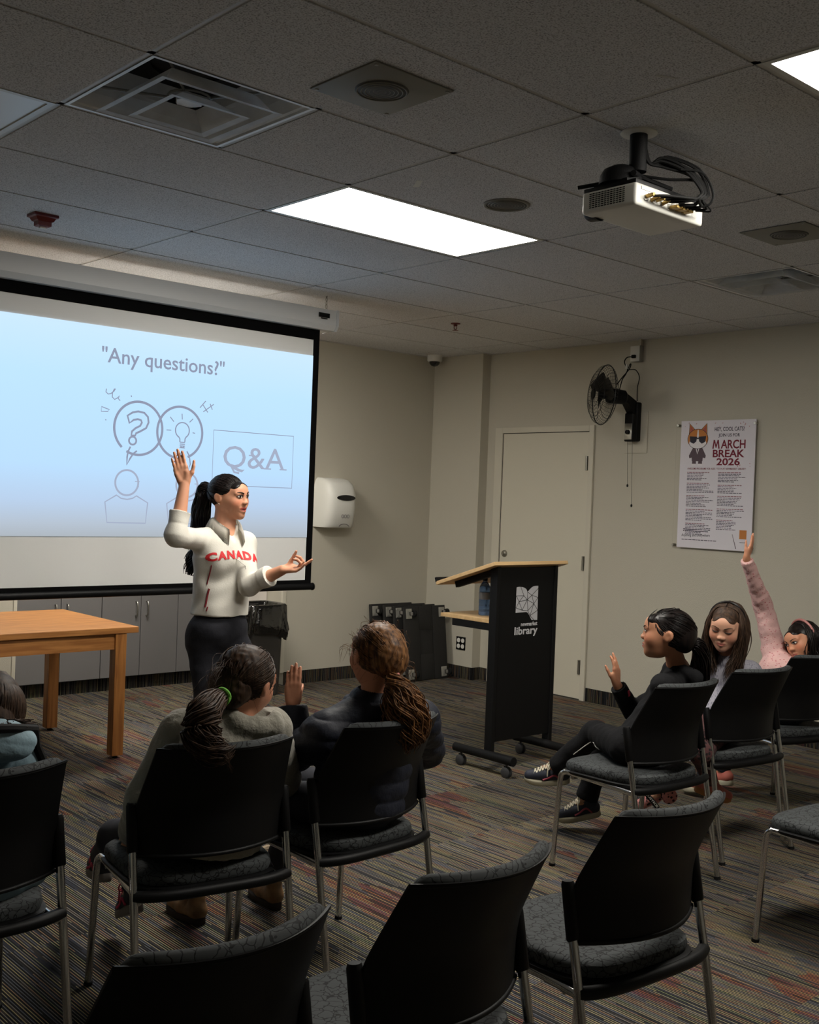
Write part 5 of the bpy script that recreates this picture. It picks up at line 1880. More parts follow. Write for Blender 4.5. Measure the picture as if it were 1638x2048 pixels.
def decal(name, geo, m, parent, tree, o, ax, ay, n, off=.0015):
    """letters laid on a garment"""
    vs, fs = geo
    o, ax, ay, n = [Vector(tuple(float(q) for q in v)) for v in (o, ax, ay, n)]
    b = NB()
    A = [b.verts.new(o + ax * float(x) + ay * float(y)) for x, y in vs]
    for f in fs:
        try: b.faces.new([A[i] for i in f])
        except ValueError: pass
    bmesh.ops.triangulate(b, faces=b.faces[:])
    for _ in range(2):
        bmesh.ops.subdivide_edges(b, edges=[e for e in b.edges if e.calc_length() > .006], cuts=1)
        bmesh.ops.triangulate(b, faces=b.faces[:])
    dead = []
    for v in b.verts:
        h = tree.ray_cast(v.co + n * .3, -n)
        if h[0] is None or (h[0] - v.co).dot(n) < -.16: dead.append(v)
        else: v.co = h[0] + n * off
    bmesh.ops.delete(b, geom=dead, context='VERTS')
    return obj(name, b, m, parent, world=True, angle=0)

GP = 'seated children watching the presentation'
# ================================================================ PRESENTER
M['skin_p'] = M['skin']
t = thing('person', 'standing young woman in a white sweatshirt with red lettering, one hand raised, dark ponytail', 'person', (.23, -1.27, 0))
F = head_frame((0.235, -1.28, 1.512), 160, 2, 3, .226)
J = dict(neck=(0.223, -1.26, 1.346), chest=(0.216, -1.27, 1.221), pelvis=(0.211, -1.26, 0.845), right=(-1, .03, 0),
         shR=(0.113, -1.24, 1.299), shL=(0.321, -1.3, 1.283),
         elR=(-0.1082, -1.3643, 1.3244), wrR=(-0.055, -1.3351, 1.5721),
         elL=(0.2606, -1.4387, 1.084), wrL=(0.3311, -1.6203, 1.175),
         hipR=(0.162, -1.23, 0.799), hipL=(0.286, -1.28, 0.787), knR=(.155, -1.27, .50), knL=(.30, -1.34, .50), anR=(.165, -1.22, .085), anL=(.315, -1.31, .085), toeR=(.16, -1.36, .035), toeL=(.36, -1.44, .035))
HR_ = hand_prims(J['wrR'], (-0.205, 0.2021, 0.9577), (-0.5526, -0.8332, 0.0185), .168, 1, curls=[(.05, .1, .1), (.02, .08, .08), (.05, .1, .1), (.12, .2, .15)], spread=.022, thumb_out=.9, thumb_curl=.0)
HL_ = hand_prims(J['wrL'], (0.6295, -0.7648, 0.137), (-0.204, -0.2437, 0.9482), .165, -1, curls=[(.25, .2, .1), (.9, 1.1, .6), (1.0, 1.2, .7), (.35, .3, .15)], spread=.05, thumb_out=.4, thumb_curl=.8)
bp = body_prims(J, 1.0, F, {'R': HR_, 'L': HL_}, smile=1)
body, tree = blob('body', bp, .0034, M['skin'], t, paint_skin(F, lin(205, 148, 118), lin(150, 52, 50), lin(40, 24, 20), 1, lin(70, 40, 34)))
add_face(F, tree, body, gaze=.012, smile=1, bw=1.15)
# sweatshirt
T_, A_ = torso(J['chest'], J['pelvis'], J['right'], 1.0)
fw = A_[1]; upv = A_[2]; rv = A_[0]
ch, pe = V3(J['chest']), V3(J['pelvis'])
hem = pe + upv * .085
SW = [EL(ch + upv * .0, (.152, .112, .150), A_, .03), EL(ch + fw * .040 + rv * .062 - upv * .035, (.074, .080, .075), A_, .03), EL(ch + fw * .040 - rv * .062 - upv * .035, (.074, .080, .075), A_, .03),
      FC(ch - upv * .02, hem, .140, .150, .03, fl=(fw, 1.25)), RC(V3(J['neck']) + upv * .005, ch, .070, .115, .03)]
for q, fr in (('R', .44), ('L', .60)):
    sh, el, wr = V3(J['sh' + q]), V3(J['el' + q]), V3(J['wr' + q])
    SW += [RC(lerp(J['neck'], ch, .3), sh, .058, .058, .03), RC(sh, el, .058, .050, .02), FC(el, lerp(el, wr, fr), .050, .045, .012), RC(el, lerp(el, wr, .1), .051, .049, .01),
           FC(lerp(el, wr, fr - .20), lerp(el, wr, fr + .03), .049, .053, .003)]
SW.append(FC(V3(J['neck']) + upv * .03 + fw * .01, V3(J['neck']) + upv * .15, .060, .075, .004, True))
SW.append(RC(V3(J['neck']) + fw * .07 + upv * .03, V3(J['neck']) + fw * .14 - upv * .055, .035, .012, .006, True))
M['sweat'] = mat('white fleece', lin(214, 210, 200), .85, bump=.08, bscale=160, sheen=.1)
def folds(a, s_, sd): return lambda V: a * wn(V, s_, sd) + a * .5 * wn(V[:, [1, 2, 0]], s_ * 2.1, sd + 3)
sw, st = blob('sweatshirt', SW, .0045, M['sweat'], t, disp=folds(.0050, 15, 1))
# collar
b = NB()
nc = V3(J['neck']) + upv * .022
top, mid, bot = [], [], []
for k in range(25):
    a = R(-158 + 316 * k / 24)
    dr = -fw * math.cos(a) + rv * math.sin(a)
    e = max(0, (abs(a) - 1.6) / 1.15)
    ct = nc + dr * (.060 + .006 * e) + upv * (.042 - .050 * e) + fw * .030 * e
    cm = nc + dr * (.074 + .012 * e) + upv * (.036 - .060 * e) + fw * .030 * e
    cb = nc + dr * (.096 + .012 * e) + upv * (-.012 - .072 * e) + fw * .022 * e
    top.append(b.verts.new(Vector(ct))); mid.append(b.verts.new(Vector(cm))); bot.append(b.verts.new(Vector(cb)))
for k in range(24):
    b.faces.new((top[k], top[k + 1], mid[k + 1], mid[k])); b.faces.new((mid[k], mid[k + 1], bot[k + 1], bot[k]))
bmesh.ops.solidify(b, geom=b.faces[:], thickness=.004)
obj('collar', b, M['sweat'], sw, world=True, angle=0)
M['red_print'] = mat('red print', lin(206, 38, 44), .7)
v, f_ = text_geo('CANADA', w=.262, h=.042, bold=.055, space=1.2)
v[:, 1] -= 1.3 * v[:, 0] ** 2
decal('lettering', (v, f_), M['red_print'], sw, st, ch + upv * .018 + rv * .005, -rv, upv, fw, .002)
zp = surface_line(st, [ch + fw * .2 + upv * z for z in np.linspace(.055, -.02, 8)], 1)
b = NB(); tube(b, zp, .0022, 6); obj('zip', b, M['plate'], sw, world=True)
M['dark_red'] = mat('dark red stripe', lin(120, 22, 34), .7)
for pts in ([(0.047, -1.4, 1.074), (0.034, -1.4, 1.048), (0.013, -1.4, 1.02), (-0.008, -1.4, 0.999), (-0.024, -1.4, 0.981)], [(0.035, -1.4, 1.168), (0.028, -1.4, 1.135), (0.023, -1.4, 1.106)], [(0.025, -1.4, 0.984), (0.015, -1.4, 0.967), (0.01, -1.4, 0.953)]):
    P_ = surface_line(st, pts, 1, .001)
    b = NB(); tube(b, smooth_path(P_, 4), .0048 if len(pts) > 3 else .003, 6); obj('side_stripe', b, M['dark_red'], sw, world=True)
# trousers
M['navy'] = mat('dark navy jersey', lin(24, 25, 34), .85, bump=.15, bscale=60)
PT = [EL(pe + upv * .01, (.155, .118, .13), A_, .03), EL(pe - fw * .04 - upv * .045 + rv * .06, (.09, .092, .10), A_, .04), EL(pe - fw * .04 - upv * .045 - rv * .06, (.09, .092, .10), A_, .04)]
for q in 'RL':
    hp, kn, an = [V3(J[x + q]) for x in ('hip', 'kn', 'an')]
    PT += [RC(hp - upv * .03, kn, .095, .062, .02), RC(kn, lerp(kn, an, .4), .062, .058, .02), FC(lerp(kn, an, .35), an + np.array((0, 0, .0)), .058, .062, .01)]
blob('leggings', PT, .005, M['navy'], t, disp=folds(.0025, 24, 2))
M['white_shoe'] = mat('white shoe', lin(200, 200, 198), .6)
shoe(t, J['anR'], (.05, -1, 0), .23, M['black_metal'], M['white_shoe'])
shoe(t, J['anL'], (.35, -.9, 0), .23, M['black_metal'], M['white_shoe'])
# hair: sleek, centre parted, high ponytail
tie = (0, -.50, .22)
hp_ = cap_prims(F, cut=(.385, .48, .40), face_y=.55, cz=-.13)
hair, ht = blob('hair', hp_, .004, M['hair_black'], t)
lk = skull_hair(F, tie, 420, 1.015, .30, messy=.004)
strands('hair_strand', lk, .0024, M['hair_black'], hair)
g = [F.p(tie), F.p((.02, -.66, .24)), (0.177, -1.13, 1.521), (0.171, -1.12, 1.445), (0.184, -1.1, 1.355), (0.177, -1.1, 1.254), (0.133, -1.12, 1.171), (0.115, -1.12, 1.116)]
lk = tail_hair(g, [.016, .026, .036, .038, .036, .034, .032, .022], 300, .010, 2.2, fray=.25)
strands('ponytail', lk, .0042, M['hair_black'], hair, 4)
wrist_ring('hair_band', M['hair_black'], hair, F.p((0, -.53, .225)), F.v((0, -1, .1)), .020, .007)
b = NB(); c_ = F.p((.36, -.03, -.13)); 
tube(b, [Vector(c_ + F.v((0, .02 * math.cos(x), .02 * math.sin(x))) * F.k * 1.2) for x in [2 * PI * k / 12 for k in range(12)]], .0012, 5, closed=True); obj('earring', b, M['steel'], body, world=True)

# ================================================================ CHILD in the navy puffer jacket
M['navy_puff'] = mat('navy quilted nylon', lin(26, 29, 40), .62, spec=.3, bump=.35, bscale=40)
M['puff_dark'] = mat('black quilted nylon', lin(20, 22, 28), .5, spec=.35, bump=.35, bscale=40)
t = thing('person', 'seated child in navy puffer jacket with curly golden brown ponytail, left hand raised', 'person', (-.46, -3.13, 0), group=GP)
F = head_frame((-0.443, -3.24, 1.027), 12, 0, 2, .222)
J = dict(neck=(-0.434, -3.22, 0.871), chest=(-0.444, -3.22, 0.765), pelvis=(-.46, -3.20, .535), right=(.99, -.1, 0),
         shL=(-0.611, -3.2, 0.784), shR=(-0.241, -3.24, 0.796), elL=(-0.604, -3.04, 0.692), wrL=(-0.596, -3.0, 0.845), elR=(-0.061, -3.1, 0.643), wrR=(-.28, -2.95, .56),
         hipL=(-.54, -3.14, .53), hipR=(-.39, -3.14, .53), knL=(-.62, -2.80, .50), knR=(-.36, -2.79, .50), anL=(-.68, -2.56, .12), anR=(-.37, -2.60, .12), toeL=(-.69, -2.45, .04), toeR=(-.36, -2.48, .04))
HL_ = hand_prims(J['wrL'], (0.0368, 0.0517, 0.998), (0.7406, 0.6719, -0.0094), .135, -1, curls=[(.05, .08, .06), (.02, .05, .05), (.03, .06, .05), (.05, .08, .06)], spread=.004, thumb_out=.1, thumb_curl=.9)
HR_ = hand_prims(J['wrR'], (.0, 1, -.3), (0, -.3, -1), .13, 1, (.5, .5, .5, .5))
bp = body_prims(J, .80, F, {'R': HR_, 'L': HL_}, young=1)
body, tree = blob('body', bp, .0036, M['skin'], t, paint_skin(F, lin(198, 140, 112), lin(170, 90, 84), lin(60, 40, 30)))
add_face(F, tree, body, brow_col=M['hair_brown'])
T_, A_ = torso(J['chest'], J['pelvis'], J['right'], .8); fw, upv, rv = A_[1], A_[2], A_[0]
ch, pe = V3(J['chest']), V3(J['pelvis'])
JK = [EL(ch, (.158, .125, .135), A_, .03), FC(ch, pe - upv * .02, .168, .165, .03, fl=(fw, 1.25)), RC(V3(J['neck']) - upv * .02, ch, .085, .12, .03)]
for q in 'RL':
    sh, el, wr = [V3(J[x + q]) for x in ('sh', 'el', 'wr')]
    JK += [RC(lerp(J['neck'], ch, .4), sh, .075, .070, .02), RC(sh, el, .070, .060, .02), FC(el, lerp(el, wr, .97), .058, .048, .01), RC(el, lerp(el, wr, .2), .060, .055, .01)]
JK.append(FC(V3(J['neck']) + upv * .02, V3(J['neck']) + upv * .12, .052, .055, .004, True))
def quilt(a, axes, per, J_, base):
    up_ = axes
    def f(V):
        d = (V - base) @ up_
        return a * (np.abs(np.sin(PI * d / per)) ** .6 - .6) + a * .35 * wn(V, 40, 2)
    return f
jk, jt = blob('jacket', JK, .0045, M['navy_puff'], t, disp=quilt(.006, upv, .062, J, ch))
b = NB()
for k in range(2):
    rr = [(.060 + .004 * k), .0]
    pts = [Vector(V3(J['neck']) + upv * (.022 - .03 * k) + (rv * math.cos(a) + fw * math.sin(a) * .95) * (.058 + .020 * k)) for a in [2 * PI * i / 28 for i in range(28)]]
    tube(b, pts, .017 + .006 * k, 10, closed=True)
obj('collar', b, M['navy_puff'], jk, world=True, angle=0)
PT = [EL(pe, (.130, .11, .10), A_, .03)]
for q in 'RL':
    hp, kn, an = [V3(J[x + q]) for x in ('hip', 'kn', 'an')]
    PT += [RC(hp, kn, .075, .055, .02), FC(kn, an, .052, .042, .02), RC(kn, lerp(kn, an, .1), .055, .052)]
M['jeans'] = mat('dark leggings', lin(26, 27, 36), .85)
blob('leggings', PT, .006, M['jeans'], t)
M['boot_tan'] = mat('tan boot leather', lin(122, 92, 60), .6, var=.35, vscale=30)
M['boot_brown'] = mat('brown boot sole', lin(44, 34, 28), .8)
for q in 'LR':
    an = V3(J['an' + q])
    so = shoe(t, an - np.array((0, 0, .035)), V3(J['toe' + q]) - an + np.array((0, 0, .08)), .20, M['boot_tan'], M['boot_brown'], name='boot', hgt=.085, shaft=.09)
    wrist_ring('boot_trim', mat('fleece trim', lin(150, 134, 112), .95), so, an + np.array((0, 0, .085)), (0, 0, 1), .038, .012)
# hair
tie = (.12, -.50, -.10)
hair, ht = blob('hair', cap_prims(F, extra=[EL(F.p((.05, -.38, .0)), np.array((.27, .17, .28)) * F.k, F.A, .03)], neck=0), .004, M['hair_brown'], t, disp=lambda V: .0015 * wn(V, 120, 1))
lk = skull_hair(F, tie, 620, 1.03, .30, messy=.035)
strands('hair_strand', lk, .0018, M['hair_brown'], hair)
T0_ = (-0.452, -3.33, 0.979)
fly = []
for _ in range(60):
    s0 = F.p(on_skull(nrm(np.random.normal(0, 1, 3) * (1, 1, .7)), 1.0)); o_ = nrm(s0 - F.o)
    fly.append(bez([s0, s0 + o_ * random.uniform(.006, .02) + np.random.normal(0, .01, 3), s0 + o_ * random.uniform(.005, .03) + np.random.normal(0, .02, 3) - (0, 0, .015), s0 + np.random.normal(0, .02, 3) - (0, 0, .045)], 4))
for s_ in ((-0.582, -3.25, 1.057), (-0.345, -3.3, 0.974)):
    for _ in range(8):
        a0 = V3(s_) + np.random.normal(0, .012, 3)
        c0 = lerp(a0, F.o, .45)
        fly.append(bez([c0, lerp(c0, a0, .8) + (0, 0, .015), a0, a0 + np.random.normal(0, .012, 3) - (0, 0, .03)], 5))
strands('flyaway_hair', fly, .0006, M['hair_brown'], hair)
g = [T0_, (-0.462, -3.36, 0.955), (-0.452, -3.38, 0.907), (-0.438, -3.39, 0.859), (-0.418, -3.39, 0.801), (-0.405, -3.37, 0.74)]
lk = tail_hair(g, [.012, .036, .058, .064, .056, .024], 420, .012, 2.6, fray=.15)
strands('ponytail', lk, .0026, M['hair_brown'], hair, 4)
lk = [bez([F.p((.02, -.5, .0)) + np.random.normal(0, .02, 3), V3(T0_) + np.random.normal(0, .006, 3)], 5) for _ in range(40)]
M['pink_band'] = mat('pink hair tie', lin(186, 118, 112), .8)
wrist_ring('hair_tie', M['pink_band'], hair, V3(T0_) + (0, -.004, -.004), (.4, -.3, -.8), .020, .0075)

# ================================================================ CHILD in the grey hoodie
M['hoodie'] = mat('grey knit hoodie', lin(140, 136, 124), .9, bump=.5, bscale=60, sheen=.2)
t = thing('person', 'seated child in a grey hoodie with dark hair held by a green tie', 'person', (-1.0, -3.12, 0), group=GP)
F = head_frame((-0.931, -3.22, 0.978), 66, -12, 10, .222)
J = dict(neck=(-0.956, -3.2, 0.866), chest=(-0.987, -3.2, 0.78), pelvis=(-1.01, -3.18, .535), right=(.98, -.18, 0),
         shL=(-1.122, -3.18, 0.849), shR=(-0.839, -3.22, 0.834), elL=(-1.22, -3.16, 0.674), wrL=(-1.162, -2.98, 0.5), elR=(-0.626, -3.02, 0.6), wrR=(-.86, -2.9, .56),
         hipL=(-1.08, -3.14, .53), hipR=(-.93, -3.14, .53), knL=(-1.075, -2.72, 0.412), knR=(-.84, -2.78, .50), anL=(-1.034, -2.55, 0.299), anR=(-0.961, -2.62, 0.189), toeL=(-1.014, -2.45, 0.255), toeR=(-0.947, -2.52, 0.108))
HL_ = hand_prims(J['wrL'], (.1, .5, -.8), (.9, .2, .2), .13, -1, (.4, .4, .4, .4))
HR_ = hand_prims(J['wrR'], (.0, 1, -.3), (0, -.3, -1), .13, 1, (.5, .5, .5, .5))
bp = body_prims(J, .80, F, {'R': HR_, 'L': HL_}, young=1)
body, tree = blob('body', bp, .0036, M['skin'], t, paint_skin(F, lin(198, 140, 112), lin(170, 90, 84), lin(60, 40, 30)))
add_face(F, tree, body, brow_col=M['hair_dark'])
T_, A_ = torso(J['chest'], J['pelvis'], J['right'], .8); fw, upv, rv = A_[1], A_[2], A_[0]
ch, pe = V3(J['chest']), V3(J['pelvis'])
JK = [EL(ch, (.150, .112, .135), A_, .03), FC(ch, pe - upv * .04, .155, .16, .03, fl=(fw, 1.3)), RC(V3(J['neck']) - upv * .02, ch, .075, .12, .03)]
for q in 'RL':
    sh, el, wr = [V3(J[x + q]) for x in ('sh', 'el', 'wr')]
    JK += [RC(lerp(J['neck'], ch, .4), sh, .065, .060, .02), RC(sh, el, .060, .052, .02), FC(el, lerp(el, wr, .97), .050, .042, .01), RC(el, lerp(el, wr, .2), .052, .05, .01)]
hd_c = V3((-0.931, -3.28, 0.86))
JK += [EL(hd_c, (.085, .050, .040), A_, .02), RC(hd_c + rv * .05 + upv * .02, V3(J['neck']) + fw * .06 + rv * .05, .028, .02, .02), RC(hd_c - rv * .07 + upv * .01, V3(J['neck']) + fw * .06 - rv * .05, .026, .02, .02)]
JK.append(EL(hd_c + upv * .034 + fw * .018, (.052, .03, .028), A_, .012, True))
jk, jt = blob('hoodie', JK, .0045, M['hoodie'], t, disp=folds(.004, 26, 4))
PT = [EL(pe, (.130, .11, .10), A_, .03)]
for q in 'RL':
    hp, kn, an = [V3(J[x + q]) for x in ('hip', 'kn', 'an')]
    PT += [RC(hp, kn, .075, .056, .02), FC(kn, an, .052, .042, .02), RC(kn, lerp(kn, an, .1), .055, .052)]
blob('trousers', PT, .006, M['jeans'], t)
M['sneak_dark'] = mat('dark sneaker', lin(34, 34, 38), .7); M['hot_pink'] = mat('hot pink', lin(196, 52, 84), .7); M['sole_grey'] = mat('grey sole', lin(120, 114, 108), .8)
M['pink_red'] = mat('raspberry trim', lin(150, 60, 76), .7); M['lace_cream'] = mat('cream lace', lin(214, 206, 184), .8); M['sole_cream'] = mat('cream sole', lin(176, 170, 148), .8)
for q in 'LR': shoe(t, J['an' + q], V3(J['toe' + q]) - V3(J['an' + q]) + np.array((0, 0, .03)), .19, M['sneak_dark'], M['sole_grey'], M['hot_pink'], M['hot_pink'])
hair, ht = blob('hair', cap_prims(F, extra=[EL(F.p((-.02, -.34, -.12)), np.array((.29, .20, .26)) * F.k, F.A, .03)]), .004, M['hair_dark'], t, disp=lambda V: .0015 * wn(V, 120, 1))
T0_ = V3((-1.062, -3.3, 0.965))
tl = F.local(T0_[None])[0]
lk = skull_hair(F, tl, 620, 1.03, .30, messy=.03)
strands('hair_strand', lk, .0018, M['hair_dark'], hair)
fly = []
for _ in range(50):
    s0 = F.p(on_skull(nrm(np.random.normal(0, 1, 3) * (1, 1, .7)), 1.0)); o_ = nrm(s0 - F.o)
    fly.append(bez([s0, s0 + o_ * random.uniform(.004, .014) + np.random.normal(0, .01, 3), s0 + np.random.normal(0, .02, 3) - (0, 0, .045)], 5))
for _ in range(36):
    fly.append(bez([F.p((-.25, -.25, .15)) + np.random.normal(0, .02, 3), V3((-1.086, -3.28, 1.03)) + np.random.normal(0, .014, 3), V3((-1.105, -3.28, 0.953)) + np.random.normal(0, .018, 3), V3((-1.122, -3.28, 0.898)) + np.random.normal(0, .02, 3)], 5))
strands('flyaway_hair', fly, .0006, M['hair_dark'], hair)
g = [T0_, (-1.103, -3.33, 0.961), (-1.156, -3.36, 0.937), (-1.176, -3.37, 0.893), (-1.17, -3.4, 0.857), (-1.142, -3.42, 0.843), (-1.102, -3.42, 0.844)]
lk = tail_hair(g, [.012, .028, .042, .046, .040, .028, .014], 300, .010, 2.0, fray=.2)
strands('ponytail', lk, .0026, M['hair_dark'], hair, 4)
g = [(-1.135, -3.42, 0.856), (-1.138, -3.445, 0.821), (-1.119, -3.45, 0.785)]
strands('hair_wisp', tail_hair(g, [.014, .008, .003], 14, .003, 1), .0012, M['hair_dark'], hair)
M['green_tie'] = mat('lime hair tie', lin(120, 190, 74), .8)
for k in range(3): wrist_ring('hair_tie', M['green_tie'], hair, T0_ + np.array((-.004, -.006, .0)) + np.random.normal(0, .004, 3), (-.7 + .2 * k, -.3, -.3 + .3 * k), .020, .0055)

# ================================================================ CHILD at the left edge in light blue
M['sky_coat'] = mat('light blue quilted coat', lin(142, 168, 180), .7, bump=.3, bscale=50)
t = thing('person', 'seated child cut by the left edge in a light blue coat with brown hair', 'person', (-1.70, -3.05, 0), group=GP)
F = head_frame((-1.655, -3.12, 0.944), 32, -14, 8, .215)
J = dict(neck=(-1.658, -3.12, 0.87), chest=(-1.645, -3.06, 0.783), pelvis=(-1.71, -3.09, .53), right=(.99, -.05, 0),
         shL=(-1.86, -3.06, .80), shR=(-1.591, -3.12, 0.839), elL=(-1.95, -3.0, .62), wrL=(-1.82, -2.85, .58), elR=(-1.553, -3.1, 0.698), wrR=(-1.62, -2.88, .58),
         hipL=(-1.78, -3.08, .53), hipR=(-1.64, -3.08, .53), knL=(-1.80, -2.74, .50), knR=(-1.62, -2.74, .50), anL=(-1.80, -2.62, .10), anR=(-1.60, -2.62, .10), toeL=(-1.8, -2.5, .03), toeR=(-1.58, -2.5, .03))
HL_ = hand_prims(J['wrL'], (.3, .9, -.3), (0, -.3, -1), .13, -1, (.4, .4, .4, .4)); HR_ = hand_prims(J['wrR'], (-.2, 1, -.3), (0, -.3, -1), .13, 1, (.5, .5, .5, .5))
bp = body_prims(J, .78, F, {'R': HR_, 'L': HL_}, young=1)
body, tree = blob('body', bp, .0045, M['skin'], t, paint_skin(F, lin(198, 140, 112), lin(170, 90, 84), lin(60, 40, 30)))
T_, A_ = torso(J['chest'], J['pelvis'], J['right'], .8); fw, upv, rv = A_[1], A_[2], A_[0]
ch, pe = V3(J['chest']), V3(J['pelvis'])
JK = [EL(ch, (.150, .115, .135), A_, .03), FC(ch, pe - upv * .055, .145, .165, .03, fl=(fw, 1.5)), RC(V3((-1.60, -3.12, .49)), V3((-1.50, -3.07, .485)), .05, .035, .02), EL(V3((-1.677, -3.22, 0.9)), (.105, .055, .055), A_, .02), RC(V3(J['neck']) - upv * .02, ch, .075, .12, .03)]
for q in 'RL':
    sh, el, wr = [V3(J[x + q]) for x in ('sh', 'el', 'wr')]
    JK += [RC(lerp(J['neck'], ch, .4), sh, .065, .062, .02), RC(sh, el, .062, .055, .02), FC(el, lerp(el, wr, .97), .053, .045, .01), RC(el, lerp(el, wr, .2), .055, .052, .01)]
jk, jt = blob('coat', JK, .005, M['sky_coat'], t, disp=quilt(.004, upv, .08, J, ch))
b = NB()
tube(b, surface_line(jt, [(-1.7, -3.3, 0.955), (-1.654, -3.28, 0.937), (-1.592, -3.22, 0.903), (-1.557, -3.18, 0.862), (-1.541, -3.14, 0.799)], 1, .010), .012, 8)
obj('hood_edge', b, M['black_rubber'], jk, world=True)
PT = [EL(pe, (.130, .11, .10), A_, .03)]
for q in 'RL':
    hp, kn, an = [V3(J[x + q]) for x in ('hip', 'kn', 'an')]
    PT += [RC(hp, kn, .072, .054, .02), FC(kn, an, .050, .042, .02), RC(kn, lerp(kn, an, .1), .053, .05)]
blob('trousers', PT, .006, M['jeans'], t)
for q in 'LR': shoe(t, J['an' + q], V3(J['toe' + q]) - V3(J['an' + q]) + np.array((0, 0, .05)), .19, M['sneak_dark'], M['sole_grey'])
hair, ht = blob('hair', cap_prims(F, extra=[EL(F.p((0, -.30, -.15)), np.array((.36, .26, .34)) * F.k, F.A, .03)]), .005, M['hair_dark'], t)
lk = []
for _ in range(420):
    a0 = random.uniform(1.2, 5.1)
    sx_, sy_ = math.sin(a0), math.cos(a0)
    top = on_skull(nrm(np.array((sx_ * .15, sy_ * .15 - .02, .6))), 1.03); mid = on_skull(nrm(np.array((sx_, sy_, .35))), 1.06)
    side = np.array((sx_ * .40, sy_ * .42 - .08, -.02)); P_ = [F.p(top), F.p(mid), F.p(side)]
    e_ = P_[2] + np.array((random.gauss(0, .02), random.gauss(0, .02) - .01, -random.uniform(.0, .02)))
    lk.append(bez(P_ + [e_], 5))
strands('long_hair', lk, .0024, M['hair_dark'], hair, 4)

# ================================================================ CHILD in black with one hand raised
def speck_mat(name, base, spot, scale, th, stretch=(1, 1, 1), rough=.9):
    m = bpy.data.materials.new(name)
    m.use_nodes = True
    nt = m.node_tree
    b = nt.nodes['Principled BSDF']; b.inputs['Roughness'].default_value = rough
    tc = nn(nt, 'ShaderNodeTexCoord'); mp = nn(nt, 'ShaderNodeMapping'); mp.inputs['Scale'].default_value = stretch
    nt.links.new(tc.outputs['Object'], mp.inputs[0])
    vo = nn(nt, 'ShaderNodeTexVoronoi'); vo.inputs['Scale'].default_value = scale
    nt.links.new(mp.outputs[0], vo.inputs['Vector'])
    nz = nn(nt, 'ShaderNodeTexNoise'); nz.inputs['Scale'].default_value = 25; nt.links.new(tc.outputs['Object'], nz.inputs['Vector'])
    c = ramp(nt, vo.outputs['Distance'], [(0, spot), (th, base)])
    mx = nn(nt, 'ShaderNodeMix', data_type='RGBA', blend_type='MULTIPLY'); mx.inputs[0].default_value = 1
    nt.links.new(c, mx.inputs[6]); nt.links.new(mth(nt, 'ADD', mth(nt, 'MULTIPLY', nz.outputs[0], .3), .85), mx.inputs[7])
    nt.links.new(mx.outputs[2], b.inputs['Base Color'])
    bp = nn(nt, 'ShaderNodeBump'); bp.inputs['Strength'].default_value = .4; bp.inputs['Distance'].default_value = .004
    n2 = nn(nt, 'ShaderNodeTexNoise'); n2.inputs['Scale'].default_value = 160; nt.links.new(tc.outputs['Object'], n2.inputs['Vector'])
    nt.links.new(n2.outputs[0], bp.inputs['Height']); nt.links.new(bp.outputs[0], b.inputs['Normal'])
    return m
M['black_cotton'] = mat('black cotton', lin(20, 20, 22), .9, bump=.2, bscale=60, spec=.2)
t = thing('person', 'seated child all in black in profile, hand raised, black ponytail with blue tie', 'person', (1.08, -3.18, 0), group=GP)
F = head_frame((1.095, -3.3, 1.016), -30, 6, 0, .222)
J = dict(neck=(1.229, -3.27, 0.855), chest=(1.245, -3.24, 0.725), pelvis=(1.09, -3.19, .535), right=(.87, .5, 0),
         shL=(1.03, -3.34, 0.811), shR=(1.376, -3.19, 0.775), elR=(1.2364, -3.0415, 0.6358), wrR=(1.1366, -3.0208, 0.7656),
         elL=(1.014, -3.32, 0.653), wrL=(1.152, -3.2, 0.474),
         hipL=(1.03, -3.16, .53), hipR=(1.15, -3.12, .53), knL=(1.213, -2.86, 0.512), knR=(1.395, -2.78, 0.428), anL=(1.2057, -2.6407, 0.3074), anR=(1.357, -2.7, 0.137), toeL=(1.148, -2.5, 0.276), toeR=(1.274, -2.62, 0.06))
HR_ = hand_prims(J['wrR'], (0.0626, 0.0951, 0.9935), (-0.1619, 0.9846, 0.0663), .135, 1, curls=[(.15, .2, .15), (.1, .15, .1), (.15, .2, .15), (.25, .3, .2)], spread=.025, thumb_out=.6, thumb_curl=.2)
HL_ = hand_prims(J['wrL'], (-0.4952, 0.5751, -0.6512), (0.4872, 0.5002, -0.7159), .125, -1, (.6, .6, .6, .6))
bp = body_prims(J, .78, F, {'R': HR_, 'L': HL_}, young=1)
body, tree = blob('body', bp, .0034, M['skin'], t, paint_skin(F, lin(190, 134, 104), lin(150, 78, 72), lin(30, 20, 18), lid=lin(120, 74, 56)))
add_face(F, tree, body, gaze=.01)
T_, A_ = torso(J['chest'], J['pelvis'], J['right'], .78); fw, upv, rv = A_[1], A_[2], A_[0]
ch, pe = V3(J['chest']), V3(J['pelvis'])
JK = [EL(ch, (.135, .098, .130), A_, .03), FC(ch, pe - upv * .03, .140, .145, .03, fl=(fw, 1.35)), RC(V3(J['neck']) - upv * .01, ch, .062, .11, .03)]
for q in 'RL':
    sh, el, wr = [V3(J[x + q]) for x in ('sh', 'el', 'wr')]
    JK += [RC(lerp(J['neck'], ch, .4), sh, .058, .052, .02), RC(sh, el, .052, .043, .02), FC(el, lerp(el, wr, .90), .043, .036, .01), RC(el, lerp(el, wr, .2), .043, .041, .01)]
JK += [RC(V3(J['neck']) - fw * .075 + rv * .07 - upv * .01, V3(J['neck']) - fw * .075 - rv * .07 - upv * .01, .034, .034, .02), RC(V3(J['neck']) - fw * .06 - rv * .06, V3(J['neck']) + fw * .02 - rv * .07 - upv * .01, .03, .018, .02)]
